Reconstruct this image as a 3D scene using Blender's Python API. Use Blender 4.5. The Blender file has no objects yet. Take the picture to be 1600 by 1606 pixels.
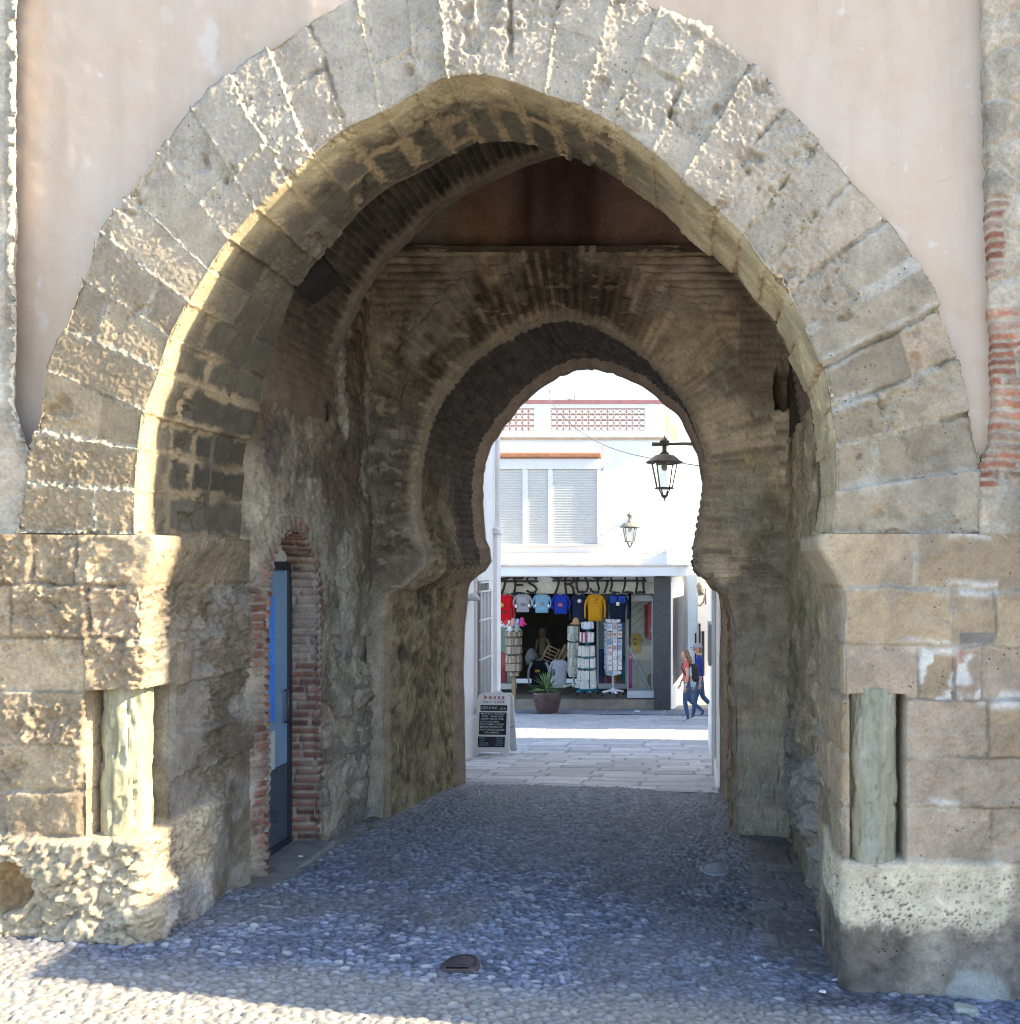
import bpy, bmesh, math
import numpy as np
from mathutils import Vector, Matrix

# ------------------------------------------------------------------ scene basics
SC = bpy.context.scene
COL = SC.collection
rng = np.random.default_rng(11)
F, CX, CY, EYE = 1500.0, 1088.0, 885.0, 2.1      # lens length and principal point in photo pixels, eye height
SUN_EL, SUN_K = 30.0, 0.058                       # sun height; how far its rays turn into the facade
YF = 4.73                                         # front plane of the gate


def px(x, y, Y):
    return np.array([(x - CX) / F * Y, Y, EYE + (CY - y) / F * Y])


def gdrop(X, Y):
    ys = [0, 3.0, 4.73, 8, 10, 13.5, 18, 22.4, 27, 34, 60]
    L = [1.50, 1.76, 1.86, 2.12, 2.30, 2.71, 3.20, 3.69, 4.05, 4.5, 5.5]
    R = [1.66, 2.02, 2.11, 2.29, 2.42, 2.75, 3.22, 3.69, 4.05, 4.5, 5.5]
    l = np.interp(Y, ys, L); r = np.interp(Y, ys, R)
    t = np.clip((np.asarray(X) + 2.7) / 3.4, -0.35, 1.25)
    return l + (r - l) * t


def ground(X, Y):
    return EYE - gdrop(X, Y)


# ------------------------------------------------------------------ noise
def _h(ix, iy, iz, seed):
    with np.errstate(over='ignore'):
        n = (ix.astype(np.int64).astype(np.uint32) * np.uint32(374761393) + iy.astype(np.int64).astype(np.uint32) * np.uint32(668265263)
             + iz.astype(np.int64).astype(np.uint32) * np.uint32(2246822519) + np.uint32((seed * 3266489917) & 0xffffffff))
        n = (n ^ (n >> np.uint32(13))) * np.uint32(1274126177)
        n = (n ^ (n >> np.uint32(16))) * np.uint32(2654435761)
        n = n ^ (n >> np.uint32(15))
    return n.astype(np.float64) / 4294967295.0


def vn(x, y, z, seed=0):
    ix, iy, iz = np.floor(x), np.floor(y), np.floor(z)
    fx, fy, fz = x - ix, y - iy, z - iz
    ux, uy, uz = fx * fx * (3 - 2 * fx), fy * fy * (3 - 2 * fy), fz * fz * (3 - 2 * fz)
    r = 0
    for a in (0, 1):
        for b in (0, 1):
            for c in (0, 1):
                w = (ux if a else 1 - ux) * (uy if b else 1 - uy) * (uz if c else 1 - uz)
                r = r + w * _h(ix + a, iy + b, iz + c, seed)
    return r * 2 - 1


def fbm(x, y, z, f=1.0, o=4, seed=0, g=0.5):
    r, a, t = 0, 1.0, 0
    for k in range(o):
        r = r + a * vn(x * f, y * f, z * f, seed + k * 7); t += a; a *= g; f *= 2.03
    return r / t * 1.5


def fP(P, f=1.0, o=4, seed=0, g=0.5):
    return fbm(P[..., 0], P[..., 1], P[..., 2], f, o, seed, g)


def h1(i, seed=0):
    i = np.asarray(i, float)
    return _h(i, i * 0 + 3, i * 0 + 5, seed)


def h2(i, j, seed=0):
    i = np.asarray(i, float); j = np.asarray(j, float)
    return _h(i + 0 * j, j + 0 * i, 0 * (i + j) + 7, seed)


def voro(a, b, sx, sy, seed=0, jit=0.85):
    u, v = a / sx, b / sy
    iu, iv = np.floor(u), np.floor(v)
    F1 = np.full(u.shape, 9.0); F2 = F1.copy(); ida = np.zeros(u.shape); idb = ida.copy()
    for di in (-1, 0, 1):
        for dj in (-1, 0, 1):
            ci, cj = iu + di, iv + dj
            d = np.hypot(ci + .5 + jit * (h2(ci, cj, seed) - .5) - u, cj + .5 + jit * (h2(ci, cj, seed + 1) - .5) - v)
            c = d < F1
            F2 = np.where(c, F1, np.minimum(F2, d))
            F1 = np.where(c, d, F1)
            ida = np.where(c, ci, ida); idb = np.where(c, cj, idb)
    return F1, F2, h2(ida, idb, seed + 2), h2(ida, idb, seed + 3)


def sst(a, b, x):
    t = np.clip((x - a) / (b - a), 0, 1)
    return t * t * (3 - 2 * t)


def mixc(c, d, m):
    return c + (np.asarray(d) - c) * m[..., None]


def crom(pts, n):
    """Catmull-Rom through pts, n samples per span."""
    p = np.asarray(pts, float)
    q = np.vstack([2 * p[0] - p[1], p, 2 * p[-1] - p[-2]])
    out = []
    for i in range(len(p) - 1):
        t = np.linspace(0, 1, n, endpoint=False)[:, None]
        a, b, c, d = q[i], q[i + 1], q[i + 2], q[i + 3]
        out.append(.5 * (2 * b + (c - a) * t + (2 * a - 5 * b + 4 * c - d) * t ** 2 + (3 * b - a - 3 * c + d) * t ** 3))
    out.append(p[-1:])
    return np.vstack(out)


def lin(pts, n):
    p = np.asarray(pts, float)
    k = np.arange((len(p) - 1) * n + 1) / n
    return np.stack([np.interp(k, np.arange(len(p)), p[:, c]) for c in range(p.shape[1])], 1)


# ------------------------------------------------------------------ objects
def link(o, parent=None):
    COL.objects.link(o)
    if parent is not None:
        o.parent = parent
        if parent.type == 'EMPTY':
            o.matrix_parent_inverse = Matrix.Translation(parent.location).inverted()
    return o


def tag(o, label=None, cat=None, group=None, kind=None):
    if label: o['label'] = label
    if cat: o['category'] = cat
    if group: o['group'] = group
    if kind: o['kind'] = kind
    return o


def thing(name, loc, label, cat, group=None):
    o = bpy.data.objects.new(name, None)
    o.location = [float(v) for v in loc]
    o.empty_display_size = .1
    COL.objects.link(o)
    return tag(o, label, cat, group)


def mesh_from(name, V, Fq, mat, parent=None, col=None, smooth=True):
    V = np.ascontiguousarray(V, np.float32); Fq = np.ascontiguousarray(Fq, np.int32)
    me = bpy.data.meshes.new(name)
    nf = len(Fq)
    me.vertices.add(len(V)); me.vertices.foreach_set('co', V.ravel())
    me.loops.add(nf * 4); me.loops.foreach_set('vertex_index', Fq.ravel())
    me.polygons.add(nf); me.polygons.foreach_set('loop_start', np.arange(nf, dtype=np.int32) * 4)
    try:
        me.polygons.foreach_set('loop_total', np.full(nf, 4, np.int32))
    except Exception:
        pass
    me.polygons.foreach_set('use_smooth', np.full(nf, smooth, bool))
    if col is not None:
        a = me.color_attributes.new('Col', 'FLOAT_COLOR', 'POINT')
        c = np.ones((len(V), 4), np.float32); c[:, :3] = np.clip(col.reshape(-1, 3), 0.004, .9)
        a.data.foreach_set('color', c.ravel())
    me.update(calc_edges=True); me.validate()
    if mat: me.materials.append(mat)
    return link(bpy.data.objects.new(name, me), parent)


def grid(name, P, mat, parent=None, col=None, mask=None, flip=False):
    n, m = P.shape[:2]
    idx = np.arange(n * m).reshape(n, m)
    q = np.stack([idx[:-1, :-1], idx[1:, :-1], idx[1:, 1:], idx[:-1, 1:]], -1)
    if flip: q = q[..., ::-1]
    if mask is not None:
        q = q[mask[:-1, :-1] & mask[1:, :-1] & mask[1:, 1:] & mask[:-1, 1:]]
    return mesh_from(name, P.reshape(-1, 3), q.reshape(-1, 4), mat, parent, None if col is None else col.reshape(-1, 3))


def gnorm(P, flip=False):
    n = np.cross(np.gradient(P, axis=0), np.gradient(P, axis=1))
    n /= np.linalg.norm(n, axis=-1, keepdims=True) + 1e-12
    return -n if flip else n


class MB:
    """collects simple solids into one mesh, with a colour per face"""
    def __init__(s): s.v, s.f, s.c, s.sm = [], [], [], []; s.cur = (.5, .5, .5); s.smooth = False

    def color(s, *c): s.cur = c; return s

    def add(s, V, Fs, smooth=None):
        b = len(s.v); s.v += [tuple(map(float, p)) for p in V]
        for f in Fs:
            s.f.append([i + b for i in f]); s.c.append(s.cur); s.sm.append(s.smooth if smooth is None else smooth)
        return s

    def box(s, lo, hi, M=None, bev=0.0):
        (a, b, c), (d, e, f) = lo, hi
        if bev <= 0:
            V = [(a, b, c), (d, b, c), (d, e, c), (a, e, c), (a, b, f), (d, b, f), (d, e, f), (a, e, f)]
            Fs = [(0, 3, 2, 1), (4, 5, 6, 7), (0, 1, 5, 4), (1, 2, 6, 5), (2, 3, 7, 6), (3, 0, 4, 7)]
        else:
            bm = bmesh.new(); bmesh.ops.create_cube(bm, size=1)
            for v in bm.verts:
                v.co = Vector(((a + d) / 2 + v.co.x * (d - a), (b + e) / 2 + v.co.y * (e - b), (c + f) / 2 + v.co.z * (f - c)))
            bmesh.ops.bevel(bm, geom=bm.edges[:], offset=bev, segments=2, affect='EDGES', profile=.5)
            bm.verts.index_update()
            V = [v.co[:] for v in bm.verts]; Fs = [[v.index for v in fc.verts] for fc in bm.faces]; bm.free()
        if M is not None: V = [(M @ Vector(p))[:] for p in V]
        return s.add(V, Fs)

    def tube(s, pts, r, n=8, caps=True, squash=1.0):
        pts = [Vector(p) for p in pts]; k = len(pts)
        rr = r if hasattr(r, '__len__') else [r] * k
        V = []; prev = None
        for i, p in enumerate(pts):
            t = (pts[min(i + 1, k - 1)] - pts[max(i - 1, 0)]).normalized()
            if prev is None:
                up = Vector((0, 0, 1)) if abs(t.z) < .9 else Vector((1, 0, 0))
                a = t.cross(up).normalized()
            else:
                a = (prev - t * prev.dot(t)).normalized()
            prev = a; b = t.cross(a)
            for j in range(n):
                w = 2 * math.pi * j / n
                V.append(p + a * (math.cos(w) * rr[i]) + b * (math.sin(w) * rr[i] * squash))
        Fs = [[i * n + j, i * n + (j + 1) % n, (i + 1) * n + (j + 1) % n, (i + 1) * n + j] for i in range(k - 1) for j in range(n)]
        if caps: Fs += [list(range(n))[::-1], [(k - 1) * n + j for j in range(n)]]
        return s.add(V, Fs, smooth=n > 5)

    def lathe(s, prof, c=(0, 0, 0), n=24, smooth=True, ph=0.0, noise=None):
        V = []
        for (r, z) in prof:
            for j in range(n):
                w = 2 * math.pi * j / n + ph
                V.append((c[0] + r * math.cos(w), c[1] + r * math.sin(w), c[2] + z))
        k = len(prof)
        Fs = [[i * n + j, i * n + (j + 1) % n, (i + 1) * n + (j + 1) % n, (i + 1) * n + j] for i in range(k - 1) for j in range(n)]
        Fs += [list(range(n))[::-1], [(k - 1) * n + j for j in range(n)]]
        return s.add(V, Fs, smooth=smooth)

    def prism(s, poly, y0, y1, plane='xz'):
        """polygon extruded along the third axis"""
        n = len(poly)
        def q(p, d): return (p[0], d, p[1]) if plane == 'xz' else ((d, p[0], p[1]) if plane == 'yz' else (p[0], p[1], d))
        V = [q(p, y0) for p in poly] + [q(p, y1) for p in poly]
        Fs = [list(range(n)), [n + i for i in range(n)][::-1]] + [[i, n + i, n + (i + 1) % n, (i + 1) % n] for i in range(n)]
        return s.add(V, Fs)

    def quad(s, *p): return s.add(p, [list(range(len(p)))])

    def build(s, name, mat, parent=None, bev=0.0, recalc=True):
        me = bpy.data.meshes.new(name)
        me.from_pydata(s.v, [], s.f)
        if recalc:
            bm = bmesh.new(); bm.from_mesh(me); bmesh.ops.recalc_face_normals(bm, faces=bm.faces[:]); bm.to_mesh(me); bm.free()
        me.polygons.foreach_set('use_smooth', np.array(s.sm, bool))
        a = me.color_attributes.new('Col', 'FLOAT_COLOR', 'CORNER')
        c = np.concatenate([np.tile(np.array([*cc[:3], 1.0], np.float32), (len(f), 1)) for f, cc in zip(s.f, s.c)])
        a.data.foreach_set('color', c.ravel())
        me.materials.append(mat); me.update()
        o = link(bpy.data.objects.new(name, me), parent)
        if bev > 0:
            m = o.modifiers.new('bevel', 'BEVEL'); m.width = bev; m.segments = 2; m.limit_method = 'ANGLE'; m.angle_limit = math.radians(40)
        return o


# ------------------------------------------------------------------ materials
def newmat(name):
    m = bpy.data.materials.new(name); m.use_nodes = True
    nt = m.node_tree; b = nt.nodes['Principled BSDF']
    return m, nt, b


def N(nt, t, **kw):
    n = nt.nodes.new(t)
    for k, v in kw.items():
        if k in n.inputs: n.inputs[k].default_value = v
        else: setattr(n, k, v)
    return n


def coords(nt):
    return N(nt, 'ShaderNodeNewGeometry').outputs['Position']


def mixrgb(nt, blend, fac, a, b):
    n = nt.nodes.new('ShaderNodeMix'); n.data_type = 'RGBA'; n.blend_type = blend
    for i, v in ((0, fac), (6, a), (7, b)):
        if hasattr(v, 'links') or isinstance(v, bpy.types.NodeSocket): nt.links.new(v, n.inputs[i])
        else: n.inputs[i].default_value = v if i == 0 else (*v[:3], 1)
    return n.outputs[2]


def ramp(nt, src, p0, p1, c0=(0, 0, 0, 1), c1=(1, 1, 1, 1)):
    r = nt.nodes.new('ShaderNodeValToRGB'); e = r.color_ramp.elements
    e[0].position, e[1].position = p0, p1; e[0].color, e[1].color = c0, c1
    nt.links.new(src, r.inputs[0]); return r.outputs[0]


def stone_mat(name, bump=.5, scale=60, var=.45, rough=.9, pits=.0, fine=1.0, spec=.25, blot=None):
    """surface whose colour comes from its Col attribute, broken up by noise, with fine relief"""
    m, nt, b = newmat(name); L = nt.links
    at = N(nt, 'ShaderNodeVertexColor'); at.layer_name = 'Col'
    pos = coords(nt)
    n1 = N(nt, 'ShaderNodeTexNoise', Scale=scale * .12, Detail=8.0, Roughness=.65); L.new(pos, n1.inputs['Vector'])
    n2 = N(nt, 'ShaderNodeTexNoise', Scale=scale, Detail=6.0, Roughness=.7); L.new(pos, n2.inputs['Vector'])
    r1 = ramp(nt, n1.outputs['Fac'], .25, .75, (1 - var,) * 3 + (1,), (1 + var,) * 3 + (1,))
    r2 = ramp(nt, n2.outputs['Fac'], .25, .75, (1 - var * .8,) * 3 + (1,), (1 + var * .8,) * 3 + (1,))
    c = mixrgb(nt, 'MULTIPLY', 1.0, at.outputs['Color'], r1)
    c = mixrgb(nt, 'MULTIPLY', 1.0, c, r2)
    h = N(nt, 'ShaderNodeMath', operation='ADD'); L.new(n2.outputs['Fac'], h.inputs[0])
    n3 = N(nt, 'ShaderNodeTexNoise', Scale=scale * 3.1, Detail=4.0, Roughness=.7); L.new(pos, n3.inputs['Vector'])
    m3 = N(nt, 'ShaderNodeMath', operation='MULTIPLY'); L.new(n3.outputs['Fac'], m3.inputs[0]); m3.inputs[1].default_value = .35 * fine
    L.new(m3.outputs[0], h.inputs[1]); hs = h.outputs[0]
    if pits > 0:
        v = N(nt, 'ShaderNodeTexVoronoi', Scale=scale * .45, Randomness=1.0); L.new(pos, v.inputs['Vector'])
        pr = ramp(nt, v.outputs['Distance'], .06, .2)
        gate = N(nt, 'ShaderNodeTexNoise', Scale=scale * .1, Detail=3.0); L.new(pos, gate.inputs['Vector'])
        gr = ramp(nt, gate.outputs['Fac'], .5, .62)
        pm = mixrgb(nt, 'MIX', gr, (1, 1, 1), pr)
        c = mixrgb(nt, 'MULTIPLY', pits, c, pm)
        a2 = N(nt, 'ShaderNodeMath', operation='MULTIPLY_ADD'); L.new(pm, a2.inputs[0]); a2.inputs[1].default_value = .8; L.new(hs, a2.inputs[2]); hs = a2.outputs[0]
    bp = N(nt, 'ShaderNodeBump', Strength=bump, Distance=.010); L.new(hs, bp.inputs['Height'])
    L.new(bp.outputs[0], b.inputs['Normal']); L.new(c, b.inputs['Base Color'])
    b.inputs['Roughness'].default_value = rough; b.inputs['Specular IOR Level'].default_value = spec
    return m


def paint_mat(name, color, rough=.6, var=.08, scale=4.0, bump=.08, bscale=60, metal=0.0, spec=.4, streak=False, attr=False, coat=0.0, dirt=None):
    m, nt, b = newmat(name); L = nt.links
    pos = coords(nt)
    if attr:
        at = N(nt, 'ShaderNodeVertexColor'); at.layer_name = 'Col'; base = at.outputs['Color']
    else: base = color
    vec = pos
    if streak:
        mp = N(nt, 'ShaderNodeMapping'); mp.inputs['Scale'].default_value = (1, 1, .12); L.new(pos, mp.inputs['Vector']); vec = mp.outputs[0]
    n1 = N(nt, 'ShaderNodeTexNoise', Scale=scale, Detail=8.0, Roughness=.62); L.new(vec, n1.inputs['Vector'])
    r1 = ramp(nt, n1.outputs['Fac'], .3, .7, (1 - var,) * 3 + (1,), (1 + var,) * 3 + (1,))
    c = mixrgb(nt, 'MULTIPLY', 1.0, base, r1)
    if dirt:
        n4 = N(nt, 'ShaderNodeTexNoise', Scale=scale * 2.3, Detail=9.0, Roughness=.7); L.new(vec, n4.inputs['Vector'])
        c = mixrgb(nt, 'MIX', ramp(nt, n4.outputs['Fac'], dirt[1], dirt[1] + .12), c, dirt[0])
    L.new(c, b.inputs['Base Color'])
    n2 = N(nt, 'ShaderNodeTexNoise', Scale=bscale, Detail=5.0); L.new(pos, n2.inputs['Vector'])
    bp = N(nt, 'ShaderNodeBump', Strength=bump, Distance=.01); L.new(n2.outputs['Fac'], bp.inputs['Height']); L.new(bp.outputs[0], b.inputs['Normal'])
    rr = ramp(nt, n1.outputs['Fac'], .3, .7, (max(rough - .08, .02),) * 3 + (1,), (min(rough + .08, 1),) * 3 + (1,))
    L.new(rr, b.inputs['Roughness'])
    b.inputs['Metallic'].default_value = metal; b.inputs['Specular IOR Level'].default_value = spec
    if coat: b.inputs['Coat Weight'].default_value = coat
    return m


def glass_mat(name, tint=(.9, .95, .95), refl=.12, rough=.03):
    m, nt, b = newmat(name); L = nt.links
    out = nt.nodes['Material Output']; nt.nodes.remove(b)
    tr = N(nt, 'ShaderNodeBsdfTransparent'); tr.inputs[0].default_value = (*tint, 1)
    gl = N(nt, 'ShaderNodeBsdfGlossy'); gl.inputs['Roughness'].default_value = rough
    fr = N(nt, 'ShaderNodeFresnel', IOR=1.45)
    ad = N(nt, 'ShaderNodeMath', operation='ADD'); L.new(fr.outputs[0], ad.inputs[0]); ad.inputs[1].default_value = refl
    mx = N(nt, 'ShaderNodeMixShader'); L.new(ad.outputs[0], mx.inputs[0]); L.new(tr.outputs[0], mx.inputs[1]); L.new(gl.outputs[0], mx.inputs[2])
    L.new(mx.outputs[0], out.inputs['Surface'])
    return m
# ------------------------------------------------------------------ the gate
M_stone = stone_mat('carved_sandstone', bump=.75, scale=70, var=.26, pits=.75)
M_rubble = stone_mat('rubble_masonry', bump=.8, scale=45, var=.42, pits=.3)
M_brick = stone_mat('old_brick', bump=.7, scale=55, var=.38)
M_plaster = None  # below

GATE = thing('town_gate', (-1.0, YF, 0.0), 'old stone town gate with a wide horseshoe arch of wedge stones between pink plaster panels', 'gate')
STONE = np.array([.345, .288, .212]); MORT = np.array([.46, .42, .345])


def rel(z): return z - EYE


# --- outer arch of wedge stones: one sheet over the face and round into the soffit
JI = [(215, 838), (216, 767), (222, 703), (230, 648), (253, 585), (270, 532), (298, 478), (330, 426), (362, 378), (404, 330), (450, 285), (492, 245), (540, 206),
      (600, 177), (655, 145), (700, 121), (750, 116), (800, 127), (855, 147), (912, 167), (962, 194), (1022, 236), (1070, 279), (1120, 323), (1162, 364), (1200, 416),
      (1234, 455), (1262, 513), (1290, 575), (1303, 640), (1309, 700), (1311, 770), (1304, 836)]
JE = [(28, 838), (46, 756), (57, 680), (78, 584), (104, 515), (131, 439), (160, 368), (203, 306), (250, 243), (303, 180), (363, 124), (420, 77), (485, 36),
      (560, -2), (633, -38), (690, -60), (745, -72), (806, -70), (885, -52), (968, -20), (1036, 14), (1106, 50), (1178, 103), (1230, 160), (1284, 218), (1338, 276),
      (1396, 336), (1446, 412), (1474, 486), (1506, 560), (1524, 645), (1550, 735), (1572, 836)]
NS = 34
ki = crom(JI, NS); ke = lin(JE, NS)
# extrados a little ragged
kk = np.arange(len(ke)) / NS
ke = ke + np.stack([vn(kk * 1.7, kk * 0, kk * 0, 3), vn(kk * 1.9, kk * 0, kk * 0 + 4, 5)], 1) * 3 + np.stack([vn(kk * 9, kk * 0, kk * 0, 8), vn(kk * 9, kk * 0, kk * 0 + 4, 9)], 1) * .9
toW = lambda p, Y: np.stack([(p[:, 0] - CX) / F * Y, EYE + (CY - p[:, 1]) / F * Y], 1)
I2, E2 = toW(ki, YF), toW(ke, YF)
SOF = 0.72
nface, nsof, nlip = 92, 84, 6
wr = np.concatenate([np.full(nlip, 0.0), np.linspace(0, 1, nface), np.full(nsof, 1.0)])
dep = np.concatenate([np.linspace(.16, .01, nlip), np.zeros(nface), np.linspace(.008, SOF, nsof)])
n, m = len(I2), len(wr)
XZ = E2[:, None, :] * (1 - wr)[None, :, None] + I2[:, None, :] * wr[None, :, None]
P = np.zeros((n, m, 3)); P[..., 0] = XZ[..., 0]; P[..., 2] = XZ[..., 1]
sofs = 1 + .55 * sst(10.5, 3.0, np.arange(n) / NS)
DEP = np.where(wr[None] < 1, dep[None], dep[None] * np.where(dep[None] > .01, sofs[:, None], 1))
P[..., 1] = YF + DEP + .012 * (P[..., 0] + 1.0)
# a jittered, block-by-block arris
S = np.repeat(kk[:, None], m, 1); R = np.repeat(wr[None], n, 0); D = DEP.copy()
wob = .055 * vn(R * 2.5 + D * 3, S * 1.3, S * 0, 21) + .022 * vn(R * 14 + D * 16, S * 3, S * 0, 22)
Sw = S + wob
blk = np.floor(Sw); seg = np.linalg.norm(np.gradient(XZ, axis=0), axis=-1) * NS
dj = np.abs(Sw - np.round(Sw)) * seg
# cross joints on the face and on the soffit
hb = h1(blk, 31)
rc = .28 + .45 * h1(blk, 32)
ringw = np.linalg.norm(E2 - I2, axis=1)[:, None]
cj = np.where(h1(blk, 33) > .62, np.abs(R - rc + .02 * vn(S * 3, R * 0, R * 0, 4)) * ringw, 9)
face = D <= 0.004
dc = .27 + .20 * h1(blk, 35); dc2 = np.where(h1(blk, 37) > .6, dc + .24, 2.0)
sofj = np.minimum(np.abs(D - dc + .02 * vn(S * 3, D * 3, D, 14)), np.abs(D - dc2))
dd = np.where(face, np.minimum(dj, cj), np.minimum(dj, sofj))
sub = np.where(face, (R > rc) * 1.0, (D > dc) * 1.0 + (D > dc2))
tone = h2(blk, sub + face * 5, 41)
nf = gnorm(P)
if nf[n // 2, nlip + 20, 1] > 0: nf = -nf
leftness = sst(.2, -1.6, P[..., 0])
b1 = fP(P, 5, 4, 51); b2 = fP(P, 22, 4, 52); b3 = fP(P, 75, 2, 53)
rough_gate = sst(-.1, .35, fP(P, 3.2, 3, 54))
jn = dd + .008 * b2
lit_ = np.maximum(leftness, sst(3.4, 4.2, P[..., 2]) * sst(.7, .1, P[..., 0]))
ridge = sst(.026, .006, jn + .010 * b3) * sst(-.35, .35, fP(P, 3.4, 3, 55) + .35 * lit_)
groove = sst(.018, .005, jn) * (1 - ridge) * sst(-.5, .1, fP(P, 2.7, 3, 58))
hh = (hb - .5) * .038 + (tone - .5) * .012 + .006 * b1 + (.003 + .008 * rough_gate) * b2 + (.003 + .005 * rough_gate) * b3
hh = hh * np.where(face, 1, .8 - .45 * sst(.2, .08, D)) + ridge * (.001 + .005 * lit_ + .010 * b2 + .011 * b3) * np.where(face, 1, .5) - groove * .020
# bedding lean of each stone, so each one catches light differently
hh += face * ((Sw - blk) - .5) * (h1(blk, 36) - .45) * .038
arr = np.exp(-((1 - R) * ringw) / .03) * face + np.exp(-D / .03) * (~face)
hh -= arr * (.008 + .008 * np.clip(b1, -.5, 1) + .007 * sst(.15, .4, b2))
hh -= sst(.22, .0, fP(P, 9, 3, 57) + .55) * .03 * rough_gate
P2 = P + nf * hh[..., None]
c = STONE * (.72 + .54 * tone[..., None]) * (1 + .10 * b1[..., None])
hue = h2(blk, sub, 43)
c = np.where((hue > .72)[..., None], c * np.array([1.03, .97, .95]), c); c = np.where((hue < .3)[..., None], c * np.array([.97, 1.0, 1.04]), c)
c = mixc(c, c * .62, sst(.15, .55, fP(P, 8, 4, 62)) * .6)
c = mixc(c, [.37, .33, .28], sst(-.4, .6, fP(P, 2.0, 3, 61)) * .6)
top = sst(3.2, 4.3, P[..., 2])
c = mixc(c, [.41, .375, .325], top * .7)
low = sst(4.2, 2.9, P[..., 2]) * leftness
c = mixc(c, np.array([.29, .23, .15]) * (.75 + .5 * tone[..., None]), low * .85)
c = mixc(c, MORT * .95, np.maximum(ridge * .75, sst(.02, .006, jn) * .25))
c = mixc(c, [.15, .125, .092], groove * .7)
c = mixc(c, [.45, .43, .385], sst(.05, .02, dd + .02 * b1) * sst(.0, .4, fP(P, 2.0, 3, 69)) * (1 - lit_) * .7)
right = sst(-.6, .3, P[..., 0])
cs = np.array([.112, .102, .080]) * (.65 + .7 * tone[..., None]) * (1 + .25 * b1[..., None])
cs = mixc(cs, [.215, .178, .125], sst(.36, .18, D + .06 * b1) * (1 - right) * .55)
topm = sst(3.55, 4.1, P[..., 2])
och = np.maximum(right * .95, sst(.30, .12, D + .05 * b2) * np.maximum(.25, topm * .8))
cs = mixc(cs, [.60, .515, .335], och * (.6 + .4 * sst(-.5, .5, b1)))  # ochre stain, made paler at right in place of light bounced off the ground
cs = mixc(cs, [.44, .385, .26], sst(.17, .10, D + .03 * b1) * sst(-1.0, -1.7, P[..., 0]) * .9)  # paler strip along the left arris, painted to strengthen the sunlight there
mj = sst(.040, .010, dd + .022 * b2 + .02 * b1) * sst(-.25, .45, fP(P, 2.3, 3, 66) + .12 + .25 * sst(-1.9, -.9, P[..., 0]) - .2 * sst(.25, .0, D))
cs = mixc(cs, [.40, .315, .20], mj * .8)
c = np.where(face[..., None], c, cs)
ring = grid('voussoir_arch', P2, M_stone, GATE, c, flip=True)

# --- pink plaster above the arch
mp, nt, b = newmat('pink_lime_plaster'); Lk = nt.links; pos = coords(nt)
na = N(nt, 'ShaderNodeTexNoise', Scale=1.1, Detail=5.0, Roughness=.55, Distortion=.4); Lk.new(pos, na.inputs['Vector'])
nb = N(nt, 'ShaderNodeTexNoise', Scale=6.5, Detail=9.0, Roughness=.6, Distortion=.8); Lk.new(pos, nb.inputs['Vector'])
nc_ = N(nt, 'ShaderNodeTexNoise', Scale=3.0, Detail=3.0, Roughness=.5, Distortion=.3); Lk.new(pos, nc_.inputs['Vector'])
cc = mixrgb(nt, 'MIX', ramp(nt, na.outputs['Fac'], .36, .62), (.50, .40, .318), (.51, .44, .385))
cc = mixrgb(nt, 'MIX', ramp(nt, nb.outputs['Fac'], .30, .48, (.35,) * 3 + (1,), (0, 0, 0, 1)), cc, (.47, .33, .23))
fl = ramp(nt, nc_.outputs['Fac'], .66, .70)
nd = N(nt, 'ShaderNodeTexNoise', Scale=9.0, Detail=3.0, Roughness=.55, Distortion=.5); Lk.new(pos, nd.inputs['Vector'])
fl2 = ramp(nt, nd.outputs['Fac'], .68, .72)
ad = N(nt, 'ShaderNodeMath', operation='MAXIMUM'); Lk.new(fl, ad.inputs[0]); Lk.new(fl2, ad.inputs[1])
cc = mixrgb(nt, 'MIX', ad.outputs[0], cc, (.545, .49, .45))
mpn = N(nt, 'ShaderNodeMapping'); mpn.inputs['Scale'].default_value = (3.2, 1, .35); Lk.new(pos, mpn.inputs['Vector'])
nst = N(nt, 'ShaderNodeTexNoise', Scale=2.0, Detail=7.0, Roughness=.6); Lk.new(mpn.outputs[0], nst.inputs['Vector'])
cc = mixrgb(nt, 'MULTIPLY', .4, cc, ramp(nt, nst.outputs['Fac'], .33, .60, (.80, .76, .71, 1), (1.04, 1.03, 1.03, 1)))
nw = N(nt, 'ShaderNodeTexNoise', Scale=3.0, Detail=4.0); Lk.new(pos, nw.inputs['Vector'])
wv_ = mixrgb(nt, 'LINEAR_LIGHT', .12, pos, nw.outputs['Color'])
vc = N(nt, 'ShaderNodeTexVoronoi', Scale=2.2); vc.feature = 'DISTANCE_TO_EDGE'; Lk.new(wv_, vc.inputs['Vector'])
cr = ramp(nt, vc.outputs['Distance'], .003, .012, (1, 1, 1, 1), (0, 0, 0, 1))
gt_ = mixrgb(nt, 'MULTIPLY', 1.0, cr, ramp(nt, nb.outputs['Fac'], .60, .68))
cc = mixrgb(nt, 'MIX', gt_, cc, (.43, .345, .27))
Lk.new(cc, b.inputs['Base Color']); b.inputs['Roughness'].default_value = .92; b.inputs['Specular IOR Level'].default_value = .15
ns = N(nt, 'ShaderNodeTexNoise', Scale=38.0, Detail=6.0, Roughness=.65); Lk.new(pos, ns.inputs['Vector'])
mm = N(nt, 'ShaderNodeMath', operation='MULTIPLY_ADD'); Lk.new(ad.outputs[0], mm.inputs[0]); mm.inputs[1].default_value = -.5; Lk.new(ns.outputs['Fac'], mm.inputs[2])
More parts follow.
